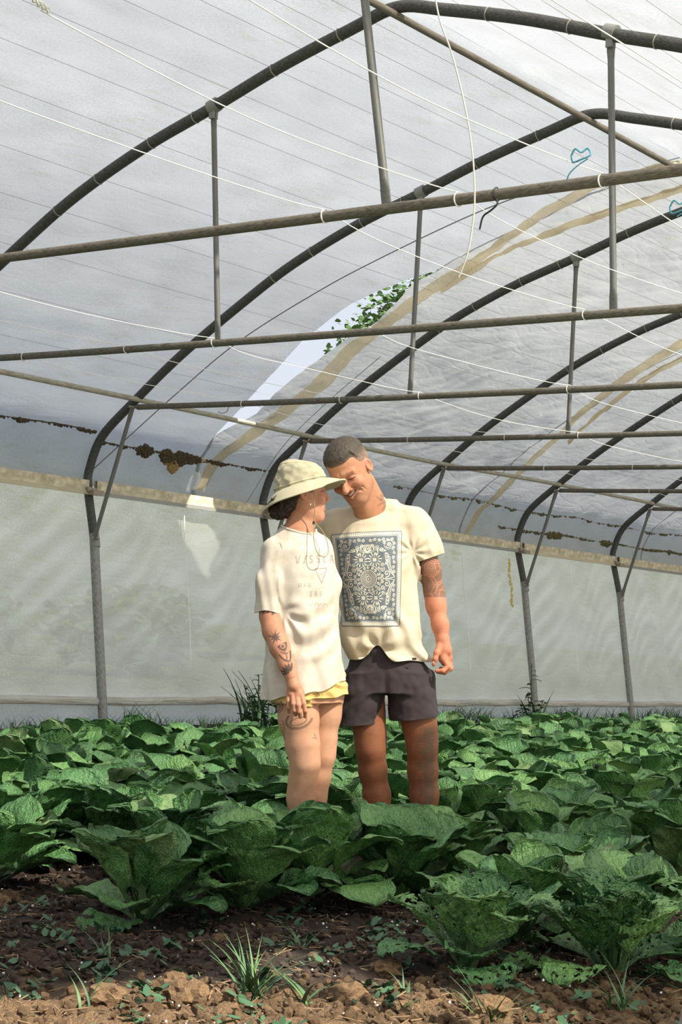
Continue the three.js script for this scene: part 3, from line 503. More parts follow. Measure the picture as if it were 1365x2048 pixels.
function cabbage(x, z, o = {}) {
  const d = Math.hypot(x - 3.19, z - 6.13), set = o.eaten ? eatenLeaf : d < 7.6 ? fineLeaf : d < 11.5 ? midLeaf : farLeaf, size = o.size ?? R(0.86, 1.12);
  const c = thing('cabbage', o.label, 'cabbage', [x, soilHeight(x, z) - 0.012, z], o.group); c.rotation.y = R(0, 6.28); plants++;
  const tone = Math.floor(rnd() * 5), n = d < 8 ? 18 : d < 10 ? 15 : 12, stem = o.stem ?? 0.05;
  for (let i = 0; i < n; i++) {
    const inner = i / n, tilt = (d < 8 && i < 4 ? R(0.9, 1.3) : inner < 0.28 ? R(0.66, 1.05) : inner < 0.62 ? R(0.3, 0.65) : R(0.02, 0.3)), sc = size * (inner < 0.28 ? 0.82 : lerp(1.02, 0.74, inner)) * R(0.85, 1.1);
    const m = mesh('leaf', set[Math.floor(rnd() * set.length)], rnd() < 0.05 ? paleLeaf : leafMats[(tone + Math.floor(rnd() * 2.4)) % 5], c);
    m.rotation.order = 'YXZ'; m.rotation.set(tilt, (d < 8 && i < 4 ? i * 1.57 : i * 2.399) + R(-0.35, 0.35), R(-0.15, 0.15)); m.scale.setScalar(sc); m.position.y = stem * inner + 0.005;
    m.position.x = Math.sin(m.rotation.y) * 0.022; m.position.z = Math.cos(m.rotation.y) * 0.022;
  }
  return c;
}
const feet = [[-1.05, 0.66], [-1.15, 0.55], [-1.02, 0.28], [-0.93, 0.02], [-1.2, 0.2]];
seed = 4242;
// the plants at the front that can be told apart
[
  [-0.66, 2.02, 'leftmost cabbage of the long front row, its big leaf lying on the soil', { size: 1.05 }], [-0.58, 1.62, 'second cabbage of the front row with dark upright cupped leaves', { size: 1.08 }], [-0.62, 1.2, 'cabbage of the front row just below the legs in yellow shorts', { size: 1.12 }],
  [-0.48, 0.86, 'large cabbage in front of the left leg in dark shorts with pale stalks showing', { size: 1.15 }], [-0.55, 0.42, 'cabbage in front of the right leg in dark shorts', { size: 1.1 }], [-0.45, -0.02, 'cabbage right of the legs in dark shorts in the front row', { size: 1.1 }],
  [0.47, 1.86, 'slug-eaten cabbage with a ragged pale leaf in the right foreground', { eaten: true, size: 0.92 }], [0.78, 1.58, 'most ragged cabbage, full of holes, in the bottom right corner', { eaten: true, size: 0.98 }], [0.30, 1.30, 'dark cabbage behind the slug-eaten one', { size: 1.0 }],
  [0.52, 1.02, 'glossy cabbage at the right edge above the ragged one', { size: 1.05 }], [0.12, 0.75, 'cabbage right of the pale-stalked large one', { size: 1.08 }], [0.02, 0.3, 'shaded cabbage near the right edge behind the eaten plants', { size: 1.05 }],
  [-1.80, 1.58, 'small cabbage cut by the left edge with soil around it', { size: 0.6 }], [-1.98, 1.15, 'cabbage near the left edge behind the front row', { size: 0.95 }], [0.98, 1.2, 'cabbage mostly cut off by the right edge', { size: 1.0, eaten: true }],
].forEach(([x, z, label, o]) => cabbage(x, z, { ...o, label, group: 'cabbages at the front of the bed' }));
const rowsOf = [], spot = (row, x, z, size) => { const [a, b] = seen(x, 0.25, z); if (Math.abs(a) > 1.06 || b < -1.2 || b > 1) return; if (feet.some(([fx, fz]) => Math.hypot(x - fx, z - fz) < 0.2)) return; (rowsOf[row] ??= []).push([a, x, z, size]); };
for (let r = 0; r < 10; r++) {
  const x0 = -1.12 - r * 0.42;
  for (let z = 2.2; z > -17.5; z -= 0.42) {
    const x = x0 + R(-0.06, 0.06), zz = z + R(-0.07, 0.07) + (r % 2) * 0.21, size = R(0.88, 1.16);
    if (r === 0 && zz > 1.65) continue;
    if (r < 3 && zz > 1.35 && x < -1.5) { if (Math.abs(zz - 1.6) < 0.4 || zz > 1.2 || rnd() < 0.5) continue; }
    spot(r + 3, x, zz, size);
  }
}
for (let z = -0.5; z > -9; z -= 0.46) [-0.58, -0.08, 0.42].forEach((x0, k) => { const x = x0 + R(-0.07, 0.07), zz = z + R(-0.07, 0.07), size = R(0.95, 1.15); spot(2 - k, x, zz, size); }); // near rows running off to the right
const ordinal = ['first', 'second', 'third', 'fourth', 'fifth', 'sixth', 'seventh', 'eighth', 'ninth', 'tenth', 'eleventh', 'twelfth', 'thirteenth', 'fourteenth', 'fifteenth', 'sixteenth', 'seventeenth', 'eighteenth', 'nineteenth', 'twentieth'];
const nth = (k) => ordinal[k] ?? ['twenty-', 'thirty-', 'forty-'][Math.floor((k + 1) / 10) - 2] + (ordinal[(k + 1) % 10 - 1] ?? 'tenth');
rowsOf.forEach((row, r) => row?.sort((p, q) => p[0] - q[0]).forEach(([a, x, z, size], k) => {
  const where = r < 3 ? `${nth(row.length - 1 - k)} from the right edge in the ${['lowest', 'second lowest', 'third lowest'][r]} row at the right` : r === 12 ? `${nth(k)} from the left in the last row before the film wall` : `${nth(k)} from the left in the ${nth(r - 3)} row behind the front row`;
  cabbage(x, z, { label: `green cabbage, ${where}`, group: r < 3 ? 'cabbages of the near rows at the right' : `cabbages of the ${nth(r - 3)} row behind the front row`, size });
}));
// ---------------------------------------------------------------- people: signed distance fields meshed with surface nets
const hyp = (a, b, c = 0) => Math.sqrt(a * a + b * b + c * c);
const sub3 = (a, b) => [a[0] - b[0], a[1] - b[1], a[2] - b[2]], add3 = (a, b) => [a[0] + b[0], a[1] + b[1], a[2] + b[2]], mix3 = (a, b, t) => [lerp(a[0], b[0], t), lerp(a[1], b[1], t), lerp(a[2], b[2], t)];
const smin = (a, b, k) => { const h = Math.max(k - Math.abs(a - b), 0) / k; return Math.min(a, b) - h * h * k * 0.25; };
const smax = (a, b, k) => -smin(-a, -b, k);
const cone = (a, b, ra, rb) => { const d = sub3(b, a), L = d[0] ** 2 + d[1] ** 2 + d[2] ** 2; return (x, y, z) => { const px = x - a[0], py = y - a[1], pz = z - a[2], t = clamp((px * d[0] + py * d[1] + pz * d[2]) / L); return hyp(px - d[0] * t, py - d[1] * t, pz - d[2] * t) - lerp(ra, rb, t); }; };
const chain = (pts, k = 0.02) => { const f = []; for (let i = 0; i < pts.length - 1; i++) f.push(cone(pts[i][0], pts[i + 1][0], pts[i][1], pts[i + 1][1])); return (x, y, z) => { let d = f[0](x, y, z); for (let i = 1; i < f.length; i++) d = smin(d, f[i](x, y, z), k); return d; }; };
const ell = (c, r) => (x, y, z) => { const X = (x - c[0]) / r[0], Y = (y - c[1]) / r[1], Z = (z - c[2]) / r[2], k0 = hyp(X, Y, Z), k1 = hyp(X / r[0], Y / r[1], Z / r[2]); return k1 < 1e-6 ? -Math.min(...r) : k0 * (k0 - 1) / k1; };
const within = (c, r, f) => (x, y, z) => { const d = hyp(x - c[0], y - c[1], z - c[2]) - r; return d > 0.09 ? d : f(x, y, z); }; // skips the work far away
const join = (k, ...fs) => (x, y, z) => { let d = fs[0](x, y, z); for (let i = 1; i < fs.length; i++) d = smin(d, fs[i](x, y, z), k); return d; };
// an upright tube of elliptic sections: rows of [centre, half width, half depth, turn about y]
const stack = (rows) => { const R0 = rows.slice().sort((a, b) => a[0][1] - b[0][1]); return (x, y, z) => {
  let i = 1; while (i < R0.length - 1 && R0[i][0][1] < y) i++;
  const a = R0[i - 1], b = R0[i], t0 = (y - a[0][1]) / (b[0][1] - a[0][1]), t = clamp(t0), q = t * t * (3 - 2 * t) * 0.5 + t * 0.5, cx = lerp(a[0][0], b[0][0], q), cz = lerp(a[0][2], b[0][2], q), w = lerp(a[1], b[1], q), d = lerp(a[2], b[2], q), th = lerp(a[3] ?? 0, b[3] ?? 0, q), c = Math.cos(th), s = Math.sin(th);
  const X = ((x - cx) * c - (z - cz) * s) / w, Z = ((x - cx) * s + (z - cz) * c) / d, k = hyp(X, Z), e = (k - 1) * Math.min(w, d) * (k > 1 ? 1.0 : 0.9);
  const over = t0 < 0 ? -t0 * (b[0][1] - a[0][1]) : t0 > 1 ? (t0 - 1) * (b[0][1] - a[0][1]) : 0; return over > 0 ? (e > 0 ? hyp(e, over) : over) : e; }; };
const turned = (f, O, rx, ry, rz, sc) => { // a field given in a head's own axes, set at O, turned (YXZ) and scaled
  const m = new THREE.Matrix4().makeRotationFromEuler(new THREE.Euler(rx, ry, rz, 'ZYX')).invert().elements;
  return (x, y, z) => { const a = (x - O[0]) / sc, b = (y - O[1]) / sc, c = (z - O[2]) / sc; return f(m[0] * a + m[4] * b + m[8] * c, m[1] * a + m[5] * b + m[9] * c, m[2] * a + m[6] * b + m[10] * c) * sc; };
};
function net(f, lo, hi, cell) { // naive surface nets
  const n = [0, 1, 2].map((k) => Math.max(2, Math.ceil((hi[k] - lo[k]) / cell) + 1)), [nx, ny, nz] = n, v = new Float32Array(nx * ny * nz);
  const B = 5, reach = B * cell * 0.87 * 2.2 + 0.012; // blocks far from the surface need no fine samples
  for (let k = 0; k < nz; k += B) for (let j = 0; j < ny; j += B) for (let i = 0; i < nx; i += B) {
    const c = f(lo[0] + (i + B / 2 - 0.5) * cell, lo[1] + (j + B / 2 - 0.5) * cell, lo[2] + (k + B / 2 - 0.5) * cell), far = Math.abs(c) > reach;
    for (let kk = k; kk < Math.min(nz, k + B); kk++) for (let jj = j; jj < Math.min(ny, j + B); jj++) for (let ii = i; ii < Math.min(nx, i + B); ii++) v[ii + nx * (jj + ny * kk)] = far ? c : f(lo[0] + ii * cell, lo[1] + jj * cell, lo[2] + kk * cell);
  }
  const id = new Int32Array(nx * ny * nz).fill(-1), pos = [], idx = [], at = (i, j, k) => i + nx * (j + ny * k), off = [0, 1, nx, nx + 1, nx * ny, nx * ny + 1, nx * ny + nx, nx * ny + nx + 1];
  const E = [[0, 1], [2, 3], [4, 5], [6, 7], [0, 2], [1, 3], [4, 6], [5, 7], [0, 4], [1, 5], [2, 6], [3, 7]];
  for (let k = 0; k < nz - 1; k++) for (let j = 0; j < ny - 1; j++) for (let i = 0; i < nx - 1; i++) {
    const b = at(i, j, k); let m = 0; for (let c = 0; c < 8; c++) if (v[b + off[c]] < 0) m |= 1 << c;
    if (m === 0 || m === 255) continue;
    let x = 0, y = 0, z = 0, s = 0;
    for (const [p, q] of E) { if (((m >> p) & 1) === ((m >> q) & 1)) continue; const a = v[b + off[p]], c = v[b + off[q]], t = a / (a - c); x += (p & 1) + t * ((q & 1) - (p & 1)); y += ((p >> 1) & 1) + t * (((q >> 1) & 1) - ((p >> 1) & 1)); z += (p >> 2) + t * ((q >> 2) - (p >> 2)); s++; }
    id[b] = pos.length / 3; pos.push(lo[0] + (i + x / s) * cell, lo[1] + (j + y / s) * cell, lo[2] + (k + z / s) * cell);
  }
  const quad = (a, b, c, d, flip) => { if (a < 0 || b < 0 || c < 0 || d < 0) return; if (flip) idx.push(a, c, b, a, d, c); else idx.push(a, b, c, a, c, d); };
  for (let k = 1; k < nz - 1; k++) for (let j = 1; j < ny - 1; j++) for (let i = 1; i < nx - 1; i++) {
    const b = at(i, j, k), s = v[b] < 0;
    if (s !== v[b + 1] < 0) quad(id[at(i, j - 1, k - 1)], id[at(i, j, k - 1)], id[b], id[at(i, j - 1, k)], !s);
    if (s !== v[b + nx] < 0) quad(id[at(i - 1, j, k - 1)], id[at(i, j, k - 1)], id[b], id[at(i - 1, j, k)], s);
    if (s !== v[b + nx * ny] < 0) quad(id[at(i - 1, j - 1, k)], id[at(i, j - 1, k)], id[b], id[at(i - 1, j, k)], !s);
  }
  const g = new THREE.BufferGeometry(); g.setAttribute('position', new THREE.Float32BufferAttribute(pos, 3)); g.setIndex(idx); smoothNormals(g, f, cell * 0.6); return g;
}
function smoothNormals(g, f, e) {
  const p = g.attributes.position, nn = new Float32Array(p.count * 3);
  for (let i = 0; i < p.count; i++) { const x = p.getX(i), y = p.getY(i), z = p.getZ(i); let a = f(x + e, y, z) - f(x - e, y, z), b = f(x, y + e, z) - f(x, y - e, z), c = f(x, y, z + e) - f(x, y, z - e); const L = hyp(a, b, c) || 1; nn.set([a / L, b / L, c / L], i * 3); }
  g.setAttribute('normal', new THREE.BufferAttribute(nn, 3));
}
function clip(g, keep) { // cuts a mesh along keep(x,y,z) = 0, keeping what is above
  const p = g.attributes.position, nr = g.attributes.normal, P = Array.from(p.array), N = Array.from(nr.array), val = [], I = g.index.array, out = [], cut = new Map();
  for (let i = 0; i < p.count; i++) val.push(keep(p.getX(i), p.getY(i), p.getZ(i)));
  const edge = (a, b) => { const k = a < b ? a + '_' + b : b + '_' + a; if (cut.has(k)) return cut.get(k); const t = val[a] / (val[a] - val[b]), n = P.length / 3; for (let q = 0; q < 3; q++) { P.push(lerp(P[a * 3 + q], P[b * 3 + q], t)); N.push(lerp(N[a * 3 + q], N[b * 3 + q], t)); } val.push(0); cut.set(k, n); return n; };
  for (let i = 0; i < I.length; i += 3) {
    const t = [I[i], I[i + 1], I[i + 2]], poly = [];
    for (let q = 0; q < 3; q++) { const a = t[q], b = t[(q + 1) % 3]; if (val[a] >= 0) poly.push(a); if ((val[a] >= 0) !== (val[b] >= 0)) poly.push(edge(a, b)); }
    for (let q = 1; q + 1 < poly.length; q++) out.push(poly[0], poly[q], poly[q + 1]);
  }
  const map = new Map(), P2 = [], N2 = [], I2 = out.map((v) => { if (!map.has(v)) { map.set(v, P2.length / 3); P2.push(P[v * 3], P[v * 3 + 1], P[v * 3 + 2]); N2.push(N[v * 3], N[v * 3 + 1], N[v * 3 + 2]); } return map.get(v); });
  const r = new THREE.BufferGeometry(); r.setAttribute('position', new THREE.Float32BufferAttribute(P2, 3)); r.setAttribute('normal', new THREE.Float32BufferAttribute(N2, 3)); r.setIndex(I2); return r;
}
function solid(g, t) { // gives cloth a thickness, closing the cut edges
  const p = g.attributes.position, n = g.attributes.normal, c = p.count, P = Array.from(p.array), N = Array.from(n.array), I = Array.from(g.index.array), ed = new Map(), src = I.slice();
  for (let i = 0; i < c; i++) { P.push(p.getX(i) - n.getX(i) * t, p.getY(i) - n.getY(i) * t, p.getZ(i) - n.getZ(i) * t); N.push(-n.getX(i), -n.getY(i), -n.getZ(i)); }
  for (let i = 0; i < src.length; i += 3) { I.push(src[i] + c, src[i + 2] + c, src[i + 1] + c); for (let q = 0; q < 3; q++) { const a = src[i + q], b = src[i + (q + 1) % 3], k = Math.min(a, b) + '_' + Math.max(a, b); ed.set(k, ed.has(k) ? null : [a, b]); } }
  for (const e of ed.values()) if (e) { const [a, b] = e; I.push(b, a, a + c, b, a + c, b + c); }
  const r = new THREE.BufferGeometry(); r.setAttribute('position', new THREE.Float32BufferAttribute(P, 3)); r.setAttribute('normal', new THREE.Float32BufferAttribute(N, 3)); r.setIndex(I); return r;
}
const flatUV = (g, k = 1) => { const p = g.attributes.position, uv = new Float32Array(p.count * 2); for (let i = 0; i < p.count; i++) { uv[i * 2] = (p.getX(i) + p.getZ(i) * 0.6) * k; uv[i * 2 + 1] = p.getY(i) * k; } g.setAttribute('uv', new THREE.BufferAttribute(uv, 2)); return g; };
const paint = (g, f) => { const p = g.attributes.position, n = g.attributes.normal, c = new Float32Array(p.count * 3); for (let i = 0; i < p.count; i++) c.set(f(p.getX(i), p.getY(i), p.getZ(i), n.getX(i), n.getY(i), n.getZ(i)), i * 3); g.setAttribute('color', new THREE.BufferAttribute(c, 3)); return g; };
// flat print laid on cloth: the triangles that face the viewer's side inside a quad, lifted by a hair, with uv inside that quad
function printOn(g, toUV, facing, lift = 0.0012) {
  const p = g.attributes.position, n = g.attributes.normal, I = g.index.array, P = [], N = [], U = [];
  for (let i = 0; i < I.length; i += 3) {
    const t = [0, 1, 2].map((q) => { const a = I[i + q]; return [p.getX(a), p.getY(a), p.getZ(a), n.getX(a), n.getY(a), n.getZ(a)]; });
    if (t.some((v) => v[3] * facing[0] + v[4] * facing[1] + v[5] * facing[2] < 0.05)) continue;
    const u = t.map((v) => toUV(v[0], v[1], v[2])); if (u.every((q) => q[0] < 0) || u.every((q) => q[0] > 1) || u.every((q) => q[1] < 0) || u.every((q) => q[1] > 1)) continue;
    t.forEach((v, q) => { P.push(v[0] + v[3] * lift, v[1] + v[4] * lift, v[2] + v[5] * lift); N.push(v[3], v[4], v[5]); U.push(...u[q]); });
  }
  const r = new THREE.BufferGeometry(); r.setAttribute('position', new THREE.Float32BufferAttribute(P, 3)); r.setAttribute('normal', new THREE.Float32BufferAttribute(N, 3)); r.setAttribute('uv', new THREE.Float32BufferAttribute(U, 2)); return r;
}
function sampler(w, h, draw) { const c = document.createElement('canvas'); c.width = w; c.height = h; const g = c.getContext('2d'); draw(g, w, h); const d = g.getImageData(0, 0, w, h).data; return (u, v) => { if (u < 0 || v < 0 || u >= 1 || v >= 1) return 0; const x = u * w - 0.5, y = v * h - 0.5, i = clamp(Math.floor(x), 0, w - 2), j = clamp(Math.floor(y), 0, h - 2), a = (p, q) => d[((q) * w + p) * 4 + 3] / 255; return lerp(lerp(a(i, j), a(i + 1, j), clamp(x - i)), lerp(a(i, j + 1), a(i + 1, j + 1), clamp(x - i)), clamp(y - j)); }; }

// head in its own axes: x to the side, y up, z out of the face; about 0.235 high
function headField(o) {
  const fem = o.fem, w = fem ? 0.93 : 1, smile = o.smile ?? 1;
  const skull = fem ? ell([0, 0.016, -0.006], [0.071, 0.080, 0.082]) : ell([0, 0.036, -0.012], [0.077 * w, 0.092, 0.098]), face = ell([0, -0.035, 0.028], [0.060 * w, 0.078, 0.062]), chin = ell([0, -0.094, 0.060], [fem ? 0.022 : 0.028, 0.018, 0.022]);
  const both = (f) => (x, y, z) => f(Math.abs(x), y, z);
  const jaw = both(cone([0.050 * w, -0.052, -0.004], [0.018, -0.096, 0.052], 0.020, 0.016)), cheek = both(ell([0.040 * w, -0.026, 0.064], [0.023, 0.019, 0.020])), brow = both(cone([0.010, 0.024, 0.083], [0.042 * w, 0.022, 0.066], fem ? 0.008 : 0.012, fem ? 0.008 : 0.010));
  const nose = join(0.010, cone([0, 0.014, 0.084], [0, -0.028, fem ? 0.102 : 0.112], fem ? 0.008 : 0.0095, fem ? 0.0095 : 0.0140), both(ell([fem ? 0.010 : 0.0155, -0.033, 0.092], [fem ? 0.009 : 0.0105, 0.009, 0.012])));
  const socket = both(ell([0.031 * w, 0.004, 0.089], [0.019, 0.010, 0.013])), lid = both(ell([0.031 * w, 0.002, 0.0715], [0.0155, 0.0125, 0.0125]));
  const slit = both(cone([0.020 * w, 0.0005, 0.0855], [0.043 * w, 0.0005, 0.0765], 0.0016, 0.0014));
  const lz = fem ? -0.004 : 0, lipU = both(cone([0, -0.0525, 0.0935 + lz], [0.029, -0.0475 + 0.004 * smile, 0.0775 + lz], fem ? 0.0044 : 0.0052, 0.0032)), lipL = both(cone([0, -0.0680, 0.0905 + lz], [0.027, -0.0515 + 0.004 * smile, 0.0775 + lz], fem ? 0.0054 : 0.0065, 0.0032));
  const gap = both(cone([0, -0.0600, 0.0955], [0.030, -0.0480 + 0.004 * smile, 0.0800], 0.0046, 0.0022)), fold = both(cone([0.020, -0.030, 0.0905], [0.043, -0.062, 0.0665], 0.0040, 0.0038)), fold2 = both(cone([0.047, -0.035, 0.0690], [0.0520, -0.066, 0.0530], 0.0022, 0.0022));
  const ear = both((x, y, z) => { const X = x - 0.079 * w, Y = y - 0.0, Z = z + 0.008, d = ell([0, 0.002, 0], [0.009, 0.029, 0.017])(X + 0.28 * Z, Y - 0.15 * Z, Z); return smax(d, -ell([0.009, 0.002, 0.003], [0.0085, 0.0215, 0.0118])(X + 0.28 * Z, Y - 0.15 * Z, Z), 0.003); });
  return (x, y, z) => {
    let d = smin(skull(x, y, z), face(x, y, z), 0.03); d = smin(d, jaw(x, y, z), 0.025); d = smin(d, chin(x, y, z), 0.02); d = smin(d, cheek(x, y, z), 0.018); d = smin(d, brow(x, y, z), 0.014);
    d = smax(d, -socket(x, y, z), 0.014); d = smin(d, lid(x, y, z), 0.005); d = smin(d, nose(x, y, z), 0.009);
    if (smile > 0.4) { d = smax(d, -fold(x, y, z), 0.007); if (!fem) d = smax(d, -fold2(x, y, z), 0.006); }
    d = smin(d, lipU(x, y, z), 0.005); d = smin(d, lipL(x, y, z), 0.005); d = smax(d, -gap(x, y, z), 0.003); d = smax(d, -slit(x, y, z), 0.002);
    return smin(d, ear(x, y, z), 0.006);
  };
}
const toHead = (O, rx, ry, rz, sc) => { const m = new THREE.Matrix4().makeRotationFromEuler(new THREE.Euler(rx, ry, rz, 'ZYX')).invert(); return (x, y, z) => { const v = V((x - O[0]) / sc, (y - O[1]) / sc, (z - O[2]) / sc).applyMatrix4(m); return [v.x, v.y, v.z]; }; };
function faceColor(h, base, o, n) { // pigment: lips, brows, lashes, stubble, warm cheeks
  const [x, y, z] = h, ax = Math.abs(x), front = z > 0.03; let c = base.slice();
  const mixc = (k, t) => { for (let q = 0; q < 3; q++) c[q] = lerp(c[q], t[q], clamp(k)); };
  mixc(0.30 * Math.exp(-((ax - 0.042) ** 2 + (y + 0.026) ** 2) / 0.0005) * (front ? 1 : 0), [0.52, 0.20, 0.14]);
  mixc(0.45 * Math.exp(-(x * x + (y + 0.030) ** 2) / 0.00016) * (z > 0.08 ? 1 : 0), [0.56, 0.25, 0.20]);
  mixc(ax > 0.072 && y > -0.04 && y < 0.04 && z < 0.03 ? 0.5 : 0, [0.55, 0.23, 0.17]);
  if (front) {
    const lu = Math.abs(y + 0.0525 - ax * 0.30), ll = Math.abs(y + 0.068 - ax * 0.72);
    mixc((ax < 0.028 ? 1 : 0) * Math.max(Math.exp(-(lu ** 2) / 0.000022) * 0.7, Math.exp(-(ll ** 2) / 0.00003) * 0.8), [0.46, 0.17, 0.14]);
    const g = y + 0.0600 - ax * 0.50; if (Math.abs(g) < 0.0042 && ax < 0.027 && z > 0.07 && z < 0.0935) mixc(1, g > -0.001 && ax < 0.021 ? [0.72, 0.68, 0.60] : [0.10, 0.035, 0.03]);
    mixc((o.stubble ? 0.55 : 0.8) * (0.75 + 0.4 * n3(x * 300, y * 120, z * 100)) * sst(0.0062, 0.0012, Math.abs(y - (0.0225 + 0.004 * Math.sin(ax * 60)))) * (ax > 0.012 && ax < 0.050 ? 1 : 0), o.hair);
    mixc(0.95 * sst(0.0030, 0.0012, Math.abs(y - 0.0005)) * (ax > 0.016 && ax < 0.047 ? 1 : 0), [0.05, 0.03, 0.025]);
  }
  if (o.stubble) { const b = sst(-0.035, -0.055, y - 0.2 * Math.max(0, 0.02 - z)) * (0.5 + 0.5 * n3(x * 400, y * 400, z * 400)); mixc(0.32 * b * sst(-0.02, 0.02, z), [0.22, 0.14, 0.10]); }
  const m = 1 + 0.06 * n3(x * 60, y * 60, z * 60) + 0.05 * n3(x * 250, y * 250, z * 250 + n); return c.map((v) => v * m);
}
// ---------------------------------------------------------------- cloth
const weave = dataTex(256, 256, (u, v) => { const a = 0.5 + 0.22 * Math.sin(u * 256 * 1.57) * Math.sin(v * 256 * 1.57) + 0.2 * torus(u, v, 40, 60); return [a, a, a]; });
const stainTex = dataTex(512, 512, (u, v) => { const a = 0.95 + 0.03 * torus(u, v, 6, 8) + 0.025 * torus(u, v, 60, 70), s = sst(0.35, 0.85, torus(u + 0.3, v + 0.1, 5, 4) + 0.35 * torus(u, v, 24, 18)); return [a - 0.035 * s, a - 0.05 * s, a - 0.075 * s]; }, true);
const cotton = (c) => new THREE.MeshPhysicalMaterial({ color: rgb(...c), roughness: 0.95, specularIntensity: 0.2, sheen: 0.3, sheenRoughness: 0.8, sheenColor: rgb(1, 0.97, 0.92), map: rep(stainTex, 2.3, 2.3), bumpMap: rep(weave, 24, 24), bumpScale: 0.0012, side: THREE.DoubleSide });
const skinMat = new THREE.MeshPhysicalMaterial({ color: rgb(1, 1, 1), vertexColors: true, roughness: 0.55, specularIntensity: 0.45, side: THREE.DoubleSide });
const hairMat = new THREE.MeshStandardMaterial({ color: rgb(1, 1, 1), vertexColors: true, roughness: 0.65, side: THREE.DoubleSide });
const basis = new THREE.Matrix4().makeBasis(V(0.79464, 0.05715, -0.60438), V(-0.04549, 0.99837, 0.0346), V(0.60537, 0, 0.79594)); // both stand facing the viewer, the bed sloping a little under them
function person(label, pos) { const p = thing('person', label, 'person', pos); p.quaternion.setFromRotationMatrix(basis); return p; }

function fingers(wrist, palm, side, spec) { // spec: rows of joints [[x,y,z],r] for each finger
  return join(0.006, cone(wrist, palm, 0.026, 0.03), ...spec.map((s) => chain(s, 0.006)));
}
